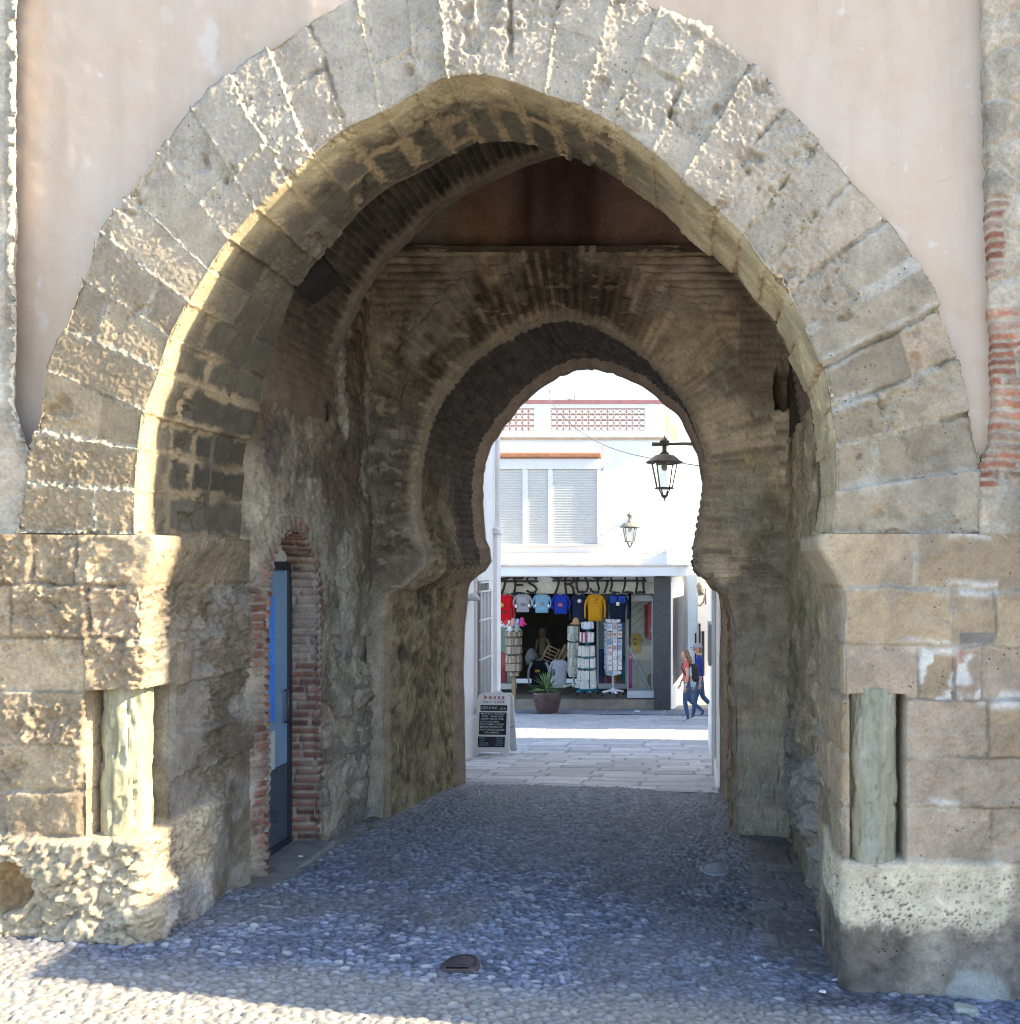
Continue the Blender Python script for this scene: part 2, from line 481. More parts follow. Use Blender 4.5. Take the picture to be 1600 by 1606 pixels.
bp = N(nt, 'ShaderNodeBump', Strength=.18, Distance=.006); Lk.new(mm.outputs[0], bp.inputs['Height']); Lk.new(bp.outputs[0], b.inputs['Normal'])
M_plaster = mp

mid = E2 * .8 + I2 * .2                                   # inner edge, hidden behind the stones
ZT = 7.0
XLp, XRp = -6.0, 4.2
outer = []
a0 = np.array([-1.0, 2.3])
for q in mid:
    d = q - a0; d = d / np.linalg.norm(d)
    ts = [t for t in ((XLp - a0[0]) / d[0] if d[0] < 0 else 99, (XRp - a0[0]) / d[0] if d[0] > 0 else 99, (ZT - a0[1]) / d[1] if d[1] > 1e-6 else 99) if t > 0]
    outer.append(a0 + d * min(ts))
outer = np.array(outer); outer[0] = (XLp, mid[0, 1]); outer[-1] = (XRp, mid[-1, 1])
w = np.linspace(0, 1, 150) ** 1.5
XZ = mid[::2, None, :] * (1 - w)[None, :, None] + outer[::2, None, :] * w[None, :, None]
P = np.stack([XZ[..., 0], np.full(XZ.shape[:2], YF + .042), XZ[..., 1]], -1)
P[..., 1] += .012 * (np.clip(P[..., 0], -1, 2) + 1.0) + .055 * np.clip(-1.9 - P[..., 0], 0, 9) - .008 * fP(P, 1.1, 2, 71) - .003 * fP(P, 12, 3, 72)
grid('plaster_wall', P, M_plaster, GATE, flip=False)


# --- raw stone strips at both ends of the front
def strip(name, xedge, x_out, z0, z1, side, seed, brick=False):
    zs = np.arange(z0, z1, .009); ss = np.concatenate([np.linspace(-.09, 0, 10)[:-1], np.linspace(0, 1, 90 if side > 0 else 90) ** (1 if side > 0 else 1.9)])
    Z = np.repeat(zs[:, None], len(ss), 1); Sx = np.repeat(ss[None], len(zs), 0)
    yy = CY - (Z - EYE) * F / YF
    xe = (np.interp(yy, xedge[0], xedge[1]) - CX) / F * YF + .007 * vn(Z * 5, Z * 0, Z * 0, seed) + .003 * vn(Z * 40, Z * 0, Z * 0, seed + 1)
    X = np.where(Sx < 0, xe, xe + (x_out - xe) * np.clip(Sx, 0, 1))
    Y = np.where(Sx < 0, YF + .0 - Sx * 1.0, YF - .03) + .012 * (X + 1.0)
    edge = np.exp(-np.clip(np.abs(X - xe), 0, 9) / .02)
    Y = Y + edge * .015 + (.07 * np.clip(xe - X, 0, 9) if side < 0 else 0) + (.05 * np.clip(xe - X, 0, 9) if side < 0 else 0)
    P = np.stack([X, Y, Z], -1)
    zz = Z + .03 * vn(X * 4, Z * 4, Z * 0, seed + 2)
    xx = X + .03 * vn(X * 4, Z * 4, Z * 0 + 5, seed + 2)
    F1, F2, i1, i2 = voro(xx, zz, .30, .22, seed + 3, .8)
    d = (F2 - F1) * .22
    q_ = .45 if side < 0 else 1.0
    h = ((i1 - .5) * .016 + .010 * fP(P, 6, 4, seed + 5) + .007 * fP(P, 24, 4, seed + 6) + .004 * fP(P, 80, 2, seed + 8) - .016 * sst(.05, .0, d)) * q_ - (.055 if side < 0 else 0)
    col = np.array([.37, .33, .27]) * (.72 + .55 * i2[..., None])
    col = mixc(col, [.44, .36, .28], sst(-.2, .5, fP(P, 3, 3, seed + 7)) * .7)
    col = mixc(col, [.42, .37, .30], sst(.06, .02, d) * .7)
    if brick:
        bz = np.floor(zz / .052); bx = xx / .22 + h1(bz, 91)
        fz = np.abs(zz / .052 - np.round(zz / .052)) * .052; fx = np.abs(bx - np.round(bx)) * .22
        bj = np.minimum(fz, fx)
        reg = sst(3.15, 3.35, Z) * 0 + (sst(2.45, 2.62, Z) * sst(3.5, 3.3, Z + .25 * (X - xe))) * sst(.02, .05, .20 + .16 * vn(Z * 5, Z * 0, Z * 0, 6) + .5 * np.clip(3.0 - Z, -.2, .3) + .05 * h1(bz, 99) - (X - xe))
        reg = np.maximum(reg, sst(.075, .05, X - xe + .05 * vn(Z * 11, Z * 0, Z * 0, 18)) * (vn(Z * 7, Z * 0, Z * 0, 17) > -.12) * sst(4.1, 3.9, Z) * sst(2.3, 2.5, Z))
        bc = np.array([.33, .145, .095]) * (.55 + .75 * h2(bz, np.floor(bx), 92))[..., None]; bc = mixc(bc, [.36, .29, .23], (h2(bz, np.floor(bx), 95) > .72) * .7); bc = mixc(bc, [.35, .28, .22], sst(.05, .5, fP(P, 12, 3, 96)) * .6)
        bc = mixc(bc, [.43, .37, .30], sst(.014, .006, bj + .004 * vn(X * 60, Z * 60, Z * 0, 5)))
        hbk = .01 * h2(bz, np.floor(bx), 93) - .010 * sst(.009, .005, bj) + .004 * fP(P, 50, 3, 94)
        col = col * (1 - reg[..., None]) + bc * reg[..., None]; h = h * (1 - reg) + hbk * reg
    P[..., 1] -= np.where(Sx < 0, 0, h)
    P[..., 0] += np.where(Sx < 0, h * .7, 0) * (1 if side < 0 else -1)
    grid(name, P, M_strip if side < 0 else M_rubble, GATE, col, flip=(side > 0))


M_strip = stone_mat('worn_masonry', bump=.3, scale=45, var=.4, pits=.3)
ZS = EYE + 47 / F * YF
strip('rough_masonry', ([-200, 560, 640, 690, 740, 900], [24, 21, 20, 36, 60, 64]), -6.0, ZS - .02, 6.2, -1, 101)
strip('rough_masonry', ([-200, 100, 640, 690, 730, 900], [1541, 1546, 1560, 1558, 1540, 1538]), 2.6, ZS - .02, 6.2, 1, 131, True)


# --- piers under the arch: one sheet over the face, round the corner and along the jamb
def pier(name, side, rows, vert, col_px, base_y, seed):
    xc = -2.70 if side < 0 else .735                       # jamb plane
    xo = -6.0 if side < 0 else 2.6
    z1 = ZS; z0 = -.35 if side > 0 else -.05
    zs = np.arange(z0, z1 + .004, .0085)
    lf = abs(xc - xo); ld = 1.14 if side < 0 else .86
    ss = np.concatenate([np.arange(-lf, -.035, .0092), np.linspace(-.035, .035, 12), np.arange(.045, ld, .0105)])
    Z = np.repeat(zs[:, None], len(ss), 1); S = np.repeat(ss[None], len(zs), 0)
    y0 = YF - .03 + .012 * (np.clip(np.where(S < 0, xc - side * -1 * 0, xc), -9, 9) + 1.0)
    r = .035
    t = np.clip((S + r) / (2 * r), 0, 1) * math.pi / 2
    X = np.where(S <= -r, xc + side * (-S), np.where(S >= r, xc, xc + side * r * (1 - np.sin(t))))
    Y = np.where(S <= -r, 0, np.where(S >= r, S, r * (1 - np.cos(t)))) + YF - .03 + .012 * (np.clip(X, -4, 2) + 1)
    nx = np.where(S <= -r, 0, np.where(S >= r, 1, np.sin(t))) * (-side); ny = -np.where(S <= -r, 1, np.where(S >= r, 0, np.cos(t)))
    P = np.stack([X, Y, Z], -1)
    yy = CY - (Z - EYE) * F / YF
    # courses
    re = np.array(rows, float)
    yw = yy + 5 * vn(X * 3 + Y * 3, Z * 0, Z * 0, seed) + 2.2 * vn(X * 13 + Y * 13, Z * 5, Z * 0, seed + 1)
    row = np.clip(np.searchsorted(re, yw.ravel()).reshape(yw.shape) - 1, 0, len(re) - 2)
    dz = np.abs(yw[..., None] - re[None, None]).min(-1) * YF / F
    xp = X * F / YF + CX; u = np.where(S > 0, side * (-S) * F / YF + (xc * F / YF + CX), xp)
    uw = u + 4 * vn(X * 5, Z * 5, Y * 5, seed + 2)
    dv = np.full(S.shape, 9.0); ci = np.zeros(S.shape)
    for k in range(len(re) - 1):
        v = np.array(sorted(vert[k]), float)
        mk = row == k
        dv[mk] = np.abs(uw[mk][:, None] - v[None]).min(-1) * YF / F
        ci[mk] = np.searchsorted(v, uw[mk])
    d = np.minimum(dz, dv)
    tone = h2(row * 1.0, ci, seed + 4); hb = h2(row * 1.0, ci, seed + 5); kind = h2(row * 1.0, ci, seed + 6)
    b1 = fP(P, 5, 4, seed + 7); b2 = fP(P, 20, 4, seed + 8); b3 = fP(P, 70, 3, seed + 9)
    rg = sst(-.25, .3, fP(P, 2.6, 3, seed + 10)) * (1 if side < 0 else .35)
    jn = d + .007 * b2
    h = (hb - .5) * .035 + .013 * b1 + (.005 + .022 * rg) * b2 + (.003 + (.014 if side < 0 else .007) * rg) * b3
    h -= sst(.020, .004, jn) * (.016 if side < 0 else .014) * sst(-.4, .2, fP(P, 2.2, 3, seed + 40)) - .010 * sst(.05, .0, jn) * rg
    arr = np.exp(-np.abs(S) / .03); h -= arr * (.006 + .014 * np.clip(b1, -.4, 1))
    inn = sst(.12, .4, S)                                  # deeper along the jamb: rougher, plastered over
    h += inn * (.02 * fP(P, 3, 3, seed + 12))
    col = STONE * (np.array([1.02, .97, .90]) if side < 0 else np.array([1.10, 1.02, .94])) * (.80 + .38 * tone[..., None]) * (1 + .12 * b1[..., None])
    if side < 0:
        col = mixc(col, [.45, .33, .20], sst(0, .6, fP(P, 2.3, 2, seed + 13)) * .18)
        col = mixc(col, [.36, .27, .21], (kind > .82) * .35)
    else:
        col = mixc(col, [.38, .315, .265], (kind > .55) * .6)
        col = mixc(col, [.26, .215, .17], sst(.15, .6, fP(P, 7, 4, seed + 33)) * .55)
        col = mixc(col, [.43, .40, .34], ((row == 2) & (ci == 1)) * .8)
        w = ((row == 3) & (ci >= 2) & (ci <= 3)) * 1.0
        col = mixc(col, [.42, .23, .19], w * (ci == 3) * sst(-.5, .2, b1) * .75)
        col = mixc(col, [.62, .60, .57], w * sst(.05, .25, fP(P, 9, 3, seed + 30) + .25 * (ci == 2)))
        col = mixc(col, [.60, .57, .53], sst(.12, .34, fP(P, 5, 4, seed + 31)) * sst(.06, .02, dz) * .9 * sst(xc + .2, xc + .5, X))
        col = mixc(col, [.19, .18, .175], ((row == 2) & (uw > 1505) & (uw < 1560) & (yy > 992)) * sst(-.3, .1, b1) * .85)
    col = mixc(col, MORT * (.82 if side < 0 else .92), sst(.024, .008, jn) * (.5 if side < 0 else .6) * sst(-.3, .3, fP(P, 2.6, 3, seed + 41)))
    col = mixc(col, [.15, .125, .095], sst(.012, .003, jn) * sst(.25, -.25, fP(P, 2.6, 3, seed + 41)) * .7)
    jc = np.array([.150, .130, .10]) * (.75 + .5 * tone[..., None]) * (1 + .3 * b1[..., None])  # grey-brown jamb stone, darkened further to mark where sunlight ends
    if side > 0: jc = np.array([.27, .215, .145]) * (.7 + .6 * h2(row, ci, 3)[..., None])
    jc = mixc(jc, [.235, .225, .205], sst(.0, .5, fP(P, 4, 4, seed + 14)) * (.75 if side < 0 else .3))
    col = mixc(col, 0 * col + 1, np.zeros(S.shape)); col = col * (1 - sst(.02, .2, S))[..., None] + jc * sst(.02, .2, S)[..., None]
    # rendered foot, swelling out, full of dark pebbles
    foot = sst(base_y - 6, base_y + 8, yy + 12 * vn(X * 3, Y * 3, Z * 0, seed + 15)) * sst(.75, .5, S)
    h = h * (1 - .55 * foot * (1 if side > 0 else 1.2)) + foot * ((.035 if side < 0 else .012) + (.025 if side < 0 else .006) * b1 + .03 * sst(base_y, base_y + 190, yy) * (side < 0) + (.004 + .008 * (side < 0)) * fP(P, 34, 3, seed + 44))
    F1, F2, i1, i2 = voro(X + Y * .8, Z, .024, .020, seed + 16, 1.0)
    dens = sst(-.7, .1, fP(P, 3, 2, seed + 17)) * sst(base_y + 8, base_y + 30, yy)
    sp = sst(.40, .20, F1 * (.65 + .9 * i2)) * (i1 < .55) * dens * foot
    if side < 0:
        col = mixc(col, [.40, .35, .26], foot * .9)
        sp = sp * sst(.85, .5, fP(P, 2, 2, 5) + .5)
        G1, G2, j1, j2 = voro(X + Y + .04 * b1, Z + .04 * b2, .15, .10, seed + 50, .9)
        h -= sp * .006; h += foot * (.004 * b2 + .006 * b3 + (j1 - .5) * .030 - .018 * sst(.12, .0, G2 - G1))
        col = mixc(col, np.array([.36, .31, .23]) * (.7 + .6 * j2[..., None]), foot * .5)
        col = mixc(col, [.36, .40, .48], foot * sst(base_y + 70, base_y + 130, yy + 30 * b1) * sst(.0, .2, S) * .55)
        col = mixc(col, [.14, .125, .115], foot * sst(.25, .05, np.abs(S - .30 - .06 * b1)) * sst(base_y + 90, base_y + 130, yy) * .7)
        # a broken pocket with orange earth low on the left
        pk = sst(1.0, .75, np.hypot((u - 38) / 36, (yy - 1385) / 40) + .25 * b2)
        h -= pk * .09; col = mixc(col, [.33, .20, .09], pk * .8)
    else:
        fw = foot * sst(base_y + 112, base_y + 94, yy + 26 * b1 + 12 * b2 + 6 * b3)
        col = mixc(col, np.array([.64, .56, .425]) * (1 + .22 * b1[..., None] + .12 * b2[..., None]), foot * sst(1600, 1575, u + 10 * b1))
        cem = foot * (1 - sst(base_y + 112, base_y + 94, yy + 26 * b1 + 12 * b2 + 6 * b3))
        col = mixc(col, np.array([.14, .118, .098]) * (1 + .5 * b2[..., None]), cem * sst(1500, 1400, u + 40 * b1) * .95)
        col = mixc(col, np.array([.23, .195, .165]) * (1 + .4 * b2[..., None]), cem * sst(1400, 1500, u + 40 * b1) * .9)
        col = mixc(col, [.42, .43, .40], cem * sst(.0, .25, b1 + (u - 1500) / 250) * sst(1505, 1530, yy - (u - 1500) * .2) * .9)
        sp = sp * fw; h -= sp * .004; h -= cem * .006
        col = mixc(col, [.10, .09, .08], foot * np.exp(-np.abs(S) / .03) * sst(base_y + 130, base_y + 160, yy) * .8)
    col = mixc(col, np.array([.085, .08, .08]) * (.6 + 1.2 * i2[..., None]), sp * .85)
    # niche for the corner column, impost moulding
    ya, yb, xa, xb = col_px
    if side < 0:
        nz = sst(ya - 3, ya + 1, yy) * sst(yb + 2, yb - 2, yy)
        sA = -(xc - (xa - CX) * YF / F); sB = .24
        f = np.clip((S - sA) / (sB - sA), 0, 1)
        Xn = np.where(f < .45, xc + sA, xc + sA + (-sA) * (f - .45) / .55); Yn = np.where(f < .45, f / .45 * .26, .26) + YF + .012 * (xc + 1) - .03
        inside = (S > sA) & (S < sB)
        m_ = nz * inside
        P[..., 0] = P[..., 0] * (1 - m_) + Xn * m_; P[..., 1] = P[..., 1] * (1 - m_) + Yn * m_
        h = h * (1 - m_) + .006 * b2 * m_
    else:
        Xa, Xb = (xa - CX) * YF / F, (xb - CX) * YF / F
        nch = sst(ya - 4, ya + 2, yy) * sst(yb + 3, yb - 2, yy) * sst(Xa - .006, Xa + .006, X) * sst(Xb + .008, Xb - .008, X) * (S < -.01)
        h = h * (1 - nch) - .24 * nch
    # impost
    pz = np.interp(yy, [834, 840, 846, 862, 872, 890, 908, 926, 934], [.10, .125, .13, .125, .10, .065, .035, .006, 0]) * (1.0 if side > 0 else .58)
    wi = sst(-.22, -.02, S) * sst(1.02 if side < 0 else .80, .92 if side < 0 else .70, S)
    P[..., 0] += -side * pz * wi
    P[..., 1] -= pz * .15 * wi * (S < .02)
    imp = sst(838, 842, yy) * sst(926, 915, yy) * sst(-.10, -.02, S)
    h = h * (1 - .75 * imp); col = mixc(col, np.array([.40, .34, .25]) if side > 0 else np.array([.34, .29, .205]), imp * .8)
    if side < 0: col = mixc(col, [.155, .13, .095], imp * sst(.14, .22, S) * .8)  # impost darkened too, behind its sunlit front edge
    P[..., 0] += nx * h; P[..., 1] += ny * h
    return grid(name, P, M_rubble if side < 0 else M_stone, GATE, col, flip=(side > 0))


ROWL = [830, 838, 919, 1003, 1087, 1169, 1240, 1310, 1700]
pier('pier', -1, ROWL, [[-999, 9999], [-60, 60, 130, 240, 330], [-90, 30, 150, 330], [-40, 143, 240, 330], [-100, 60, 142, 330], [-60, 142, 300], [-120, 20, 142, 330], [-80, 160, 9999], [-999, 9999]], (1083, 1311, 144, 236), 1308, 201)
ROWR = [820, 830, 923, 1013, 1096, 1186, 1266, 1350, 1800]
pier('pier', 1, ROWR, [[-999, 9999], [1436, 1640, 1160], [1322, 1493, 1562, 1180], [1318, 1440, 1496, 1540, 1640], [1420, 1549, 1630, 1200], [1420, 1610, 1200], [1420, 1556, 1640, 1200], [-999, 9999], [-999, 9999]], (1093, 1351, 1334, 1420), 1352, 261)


# --- corner columns
def shaft(xp, r, y0, y1, yd, lean, colr, seed, gash):
    zb, zt = EYE + (CY - y1) / F * YF - .02, EYE + (CY - y0) / F * YF + .03
    xcn = (xp - CX) / F * yd
    zs = np.linspace(zb, zt, 100); a = np.linspace(0, 2 * math.pi, 89)
    Z = np.repeat(zs[:, None], len(a), 1); A = np.repeat(a[None], len(zs), 0)
    t = (Z - zb) / (zt - zb)
    rr = r * (1 + .04 * np.sin(t * 3) - .05 * t)
    ca, sa = np.cos(A), np.sin(A)
    rr = rr + .010 * fbm(ca * .3, sa * .3, Z * .7, 5, 3, seed) + .007 * fbm(ca * .3, sa * .3, Z * .5, 26, 3, seed + 1) - .012 * sst(.3, .45, fbm(ca * .3, sa * .3, Z * .8, 10, 3, seed + 9)) - gash * .010 * np.clip(1 - np.abs(fbm(ca * .35, sa * .35, Z * .12, 9, 2, seed + 2)) * 7, 0, 1)
    P = np.stack([xcn + rr * ca + lean * t, yd + rr * sa, Z], -1)
    c = np.array(colr) * (1 + .22 * fbm(ca, sa, Z * .4, 4, 3, seed + 3))[..., None]
    c = mixc(c, [.36, .36, .34], sst(.1, .6, fbm(ca * .3, sa * .3, Z * .5, 7, 3, seed + 4)) * .5)
    vein = sst(.07, .015, np.abs(fbm(ca * .16, sa * .16, Z * .8 + ca * .1, 6, 4, seed + 6)))
    c = mixc(c, [.17, .165, .13], vein * .4 * sst(-.2, .3, fbm(ca, sa, Z, 2, 2, seed + 7)))
    c = mixc(c, [.33, .28, .19], sst(.25, .6, fbm(ca * .4, sa * .4, Z * .6, 4, 3, seed + 8)) * .3)
    return grid('column_shaft', P, M_col, GATE, c)


M_col = stone_mat('column_marble', bump=.35, scale=40, var=.16, rough=.75)
shaft(200, .116, 1080, 1312, YF + .115, .004, (.31, .30, .205), 301, 1.6)
shaft(1368, .120, 1090, 1352, YF + .105, -.006, (.27, .272, .21), 321, .8)


# --- brick pattern helper
def bricks(a, b, h, w, seed, j=.012):
    """a across the course, b along it"""
    r = np.floor(a / h); bb = b / w + h1(r, seed)
    d = np.minimum(np.abs(a / h - np.round(a / h)) * h, np.abs(bb - np.round(bb)) * w)
    return d, h2(r, np.floor(bb), seed + 1), h2(r, np.floor(bb), seed + 2)


# --- side walls of the passage
Y1, Y2, XL, XR = 5.26, 8.06, -2.70, .785


def side_wall(name, side, ztop, seed):
    xw = XL if side < 0 else XR
    ys = np.arange(5.72 if side < 0 else Y1, Y2, .0115 if side < 0 else .014); zs = np.arange(-.55, ztop, .0115)
    Y = np.repeat(ys[:, None], len(zs), 1); Z = np.repeat(zs[None], len(ys), 0); X = np.full(Y.shape, xw) - (.11 * sst(6.05, 5.78, Y) if side < 0 else 0)
    P = np.stack([X, Y, Z], -1); zr = Z - EYE
    wy = Y + .05 * vn(Y * 4, Z * 4, Z * 0, seed); wz = Z + .05 * vn(Y * 4, Z * 4, Z * 0 + 9, seed)
    F1, F2, i1, i2 = voro(wy, wz, .24, .15, seed + 1)
    d = (F2 - F1) * .15
    b1 = fP(P, 3.2, 4, seed + 2); b2 = fP(P, 14, 4, seed + 3); b3 = fP(P, 50, 3, seed + 4)
    stn = np.clip(sst(.1, -.9, zr + .5 * fP(P, 1.6, 3, seed + 5) + .2), 0, 1) * sst(-.5, .1, fP(P, 2.1, 3, seed + 25) + .1)   # stones show low down, plaster above
    h = stn * ((i1 - .5) * .05 - .028 * sst(.03, .0, d)) + .024 * b1 + .016 * b2 + .008 * b3 - .02 * sst(.1, .4, fP(P, 6, 3, seed + 26))
    if side < 0:
        up = np.array([.30, .265, .205])
        c = np.broadcast_to(up, P.shape) * (1 + .35 * b1[..., None])
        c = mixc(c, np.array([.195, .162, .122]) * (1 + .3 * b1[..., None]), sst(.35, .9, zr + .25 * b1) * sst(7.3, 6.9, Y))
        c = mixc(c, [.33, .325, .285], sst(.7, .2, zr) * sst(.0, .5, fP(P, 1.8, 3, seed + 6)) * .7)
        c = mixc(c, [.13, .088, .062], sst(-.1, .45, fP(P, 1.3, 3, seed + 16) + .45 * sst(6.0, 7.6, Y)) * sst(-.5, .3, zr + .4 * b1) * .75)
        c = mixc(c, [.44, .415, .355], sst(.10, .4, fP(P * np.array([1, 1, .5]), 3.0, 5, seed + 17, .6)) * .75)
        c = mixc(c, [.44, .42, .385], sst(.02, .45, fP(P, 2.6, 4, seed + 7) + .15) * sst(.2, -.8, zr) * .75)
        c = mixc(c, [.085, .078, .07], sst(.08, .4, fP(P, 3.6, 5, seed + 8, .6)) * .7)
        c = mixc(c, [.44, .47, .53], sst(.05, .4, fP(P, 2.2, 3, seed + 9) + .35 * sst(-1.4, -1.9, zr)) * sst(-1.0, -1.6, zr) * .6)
    else:
        c = np.broadcast_to(np.array([.36, .295, .20]), P.shape) * (1 + .35 * b1[..., None])
        c = mixc(c, [.42, .335, .22], sst(.0, .5, fP(P, 2.4, 3, seed + 6)) * .7)
        c = mixc(c, [.16, .16, .08], sst(.05, .5, fP(P, 2.9, 3, seed + 7)) * .6)
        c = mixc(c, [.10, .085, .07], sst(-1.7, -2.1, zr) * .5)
    cst = np.array([.27, .23, .175]) * (.55 + .95 * i2[..., None])
    c = c * (1 - .7 * stn[..., None]) + cst * .7 * stn[..., None]
    mask = None
    if side < 0:
        # doorway: pointed brick opening
        cy, hw = 6.43, .385
        spr, apx = EYE - .20, EYE + .205
        def inside(grow):
            yy_ = np.abs(Y - cy); t = np.clip((Z - spr) / (apx + grow - spr), 0, 1)
            return (hw + grow) * np.sqrt(np.clip(1 - t ** 1.7, 0, 1)) - yy_
        s0 = inside(0.0); ib = inside(.125 + 0 * Y) + .05 * fP(P, 4, 3, 419)
        bd = sst(-.01, .02, ib + .03 * b1)
        rad = np.hypot(Y - cy, Z - spr + .1); ang = np.arctan2(Z - spr + .1, Y - cy)
        d1, t1, g1 = bricks(Z, Y - cy, .058, .30, 411); d2, t2, g2 = bricks(ang * .42, rad, .056, .40, 415)
        arch = sst(spr - .05, spr + .05, Z)
        db = np.where(arch > .5, d2, d1); tb = np.where(arch > .5, t2, t1)
        cb = np.array([.205, .105, .082]) * (.55 + .8 * tb[..., None]); cb = mixc(cb, [.27, .235, .20], sst(.013, .006, db + .005 * b2))
        cb = mixc(cb, [.26, .235, .20], sst(-.35, .3, fP(P, 5, 3, 417)) * .8)
        c = c * (1 - bd[..., None]) + cb * bd[..., None]
        h = h * (1 - bd) + bd * (.012 + .012 * tb - .022 * sst(.013, .005, db) + .006 * b2)
        mask = s0 < 0.0
        mask = mask | (Z < EYE - 2.02)
        mask = mask & ((Z < EYE + 1.05) | (Y > 7.02))
    if side > 0:
        bl = 0
        for yc, zc, ry, rz, hh_ in ((6.15, -1.50, .42, .24, .13), (6.9, -1.75, .3, .2, .09), (5.75, -1.85, .22, .2, .08), (7.5, -1.5, .25, .28, .07), (5.62, -1.1, .2, .3, .05)):
            e = np.sqrt(np.clip(1 - ((Y - yc) / ry) ** 2 - ((zr - zc) / rz) ** 2 + .35 * b2, 0, 1)); bl = np.maximum(bl, e * hh_)
        h = h + bl; c = mixc(c, [.22, .21, .20], sst(.01, .05, bl) * .75)
    P[..., 0] += -side * h
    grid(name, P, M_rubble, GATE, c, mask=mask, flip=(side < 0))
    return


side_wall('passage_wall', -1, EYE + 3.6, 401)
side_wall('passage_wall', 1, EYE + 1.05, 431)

# --- doorway in the left wall: brick reveal, frame, glass leaf, step
cyd, hwd = 6.43, .385
spr, apx, zb = EYE - .20, EYE + .205, EYE - 2.02
zz = np.concatenate([np.linspace(zb, spr, 150)[:-1], spr + (apx - spr) * np.sin(np.linspace(0, math.pi / 2, 60))])
wv = hwd * np.sqrt(np.clip(1 - np.clip((zz - spr) / (apx - spr), 0, 1) ** 1.7, 0, 1))
prof = np.concatenate([np.stack([cyd - wv, zz], 1), np.stack([cyd + wv, zz], 1)[::-1][1:]])
dx = np.linspace(.03, -.33, 30)
P = np.stack([np.broadcast_to(XL + dx[None], (len(prof), 30)), np.broadcast_to(prof[:, :1], (len(prof), 30)), np.broadcast_to(prof[:, 1:], (len(prof), 30))], -1).copy()
ln = np.concatenate([[0], np.cumsum(np.linalg.norm(np.diff(prof, axis=0), axis=1))])
d, t1, g1 = bricks(np.broadcast_to(ln[:, None], P.shape[:2]), P[..., 0], .058, .24, 441)
b2 = fP(P, 18, 4, 442)
h = .020 * t1 - .024 * sst(.014, .005, d) + .007 * b2 - .016 * sst(-.3, .3, fP(P, 3, 2, 445))
c = np.array([.195, .10, .078]) * (.5 + .9 * g1[..., None]); c = mixc(c, [.30, .26, .225], sst(.015, .006, d)); c = mixc(c, [.30, .275, .245], sst(-.1, .4, fP(P, 4, 3, 443)) * .7)
nn = gnorm(P)
cen = np.array([XL, cyd, 1.0]); sgn = np.sign(((cen - P) * nn).sum(-1, keepdims=True)); sgn[sgn == 0] = 1
P = P + nn * sgn * (h - .012)[..., None]
grid('door_reveal', P, M_brick, GATE, c)
M_frame = paint_mat('dark_door_metal', (.022, .03, .045), rough=.35, var=.2, spec=.5)
M_doorglass = paint_mat('sky_reflection_glass', (.17, .31, .50), rough=.16, var=.35, scale=1.2, bump=.02, bscale=6, spec=.7, coat=.5, streak=True)  # blue base colour stands in for sky mirrored in the glass
fr = MB()
fr.box((-2.90, cyd - hwd, zb), (-2.86, cyd - hwd + .05, apx)); fr.box((-2.90, cyd + hwd - .05, zb), (-2.86, cyd + hwd, apx)); fr.box((-2.90, cyd - hwd + .05, spr + .16), (-2.86, cyd + hwd - .05, spr + .22))
fr.box((-2.90, cyd - hwd + .05, zb), (-2.86, cyd + hwd - .05, zb + .09))
door = fr.build('door', M_frame, GATE)
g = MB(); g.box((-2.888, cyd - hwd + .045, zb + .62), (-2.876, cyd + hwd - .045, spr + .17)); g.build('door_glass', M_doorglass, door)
g = MB(); g.box((-2.888, cyd - hwd + .045, zb + .08), (-2.876, cyd + hwd - .045, zb + .615)); g.build('dim_lower_glass', paint_mat('dim_glass_blue', (.055, .075, .115), .3, var=.3, spec=.5), door)  # lower glass coloured dark where the mirrored sky fades out
g = MB(); g.box((-2.874, cyd - .20, zb + .95), (-2.868, cyd + .12, spr - .02)); g.build('sky_glare', paint_mat('bright_sky_reflection', (.05, .24, .85), .25, var=.12, scale=2, spec=.5), door)  # brightest part of the mirrored sky, painted as a blue strip
g = MB(); g.box((-2.895, cyd - hwd, spr + .215), (-2.87, cyd + hwd, apx + .02)); g.build('transom', paint_mat('transom_paint', (.5, .52, .5), .6), door)
g = MB(); g.tube([(-2.85, cyd + .24, 1.0), (-2.83, cyd + .24, 1.0), (-2.83, cyd + .24, 1.22), (-2.85, cyd + .24, 1.22)], .011, 8); g.build('handle', M_frame, door)
g = MB(); g.box((-2.8735, cyd - .05, 0.70), (-2.8665, cyd + .12, .96)); g.build('notice', paint_mat('paper', (.45, .5, .52), .8), door)
st = MB(); st.box((-3.0, cyd - hwd - .05, .0), (-2.56, cyd + hwd + .04, zb + .045), bev=.02); st.build('doorstep', M_grey if 'M_grey' in globals() else paint_mat('worn_slab', (.20, .20, .20), .75, var=.3, scale=7, bump=.4), GATE)

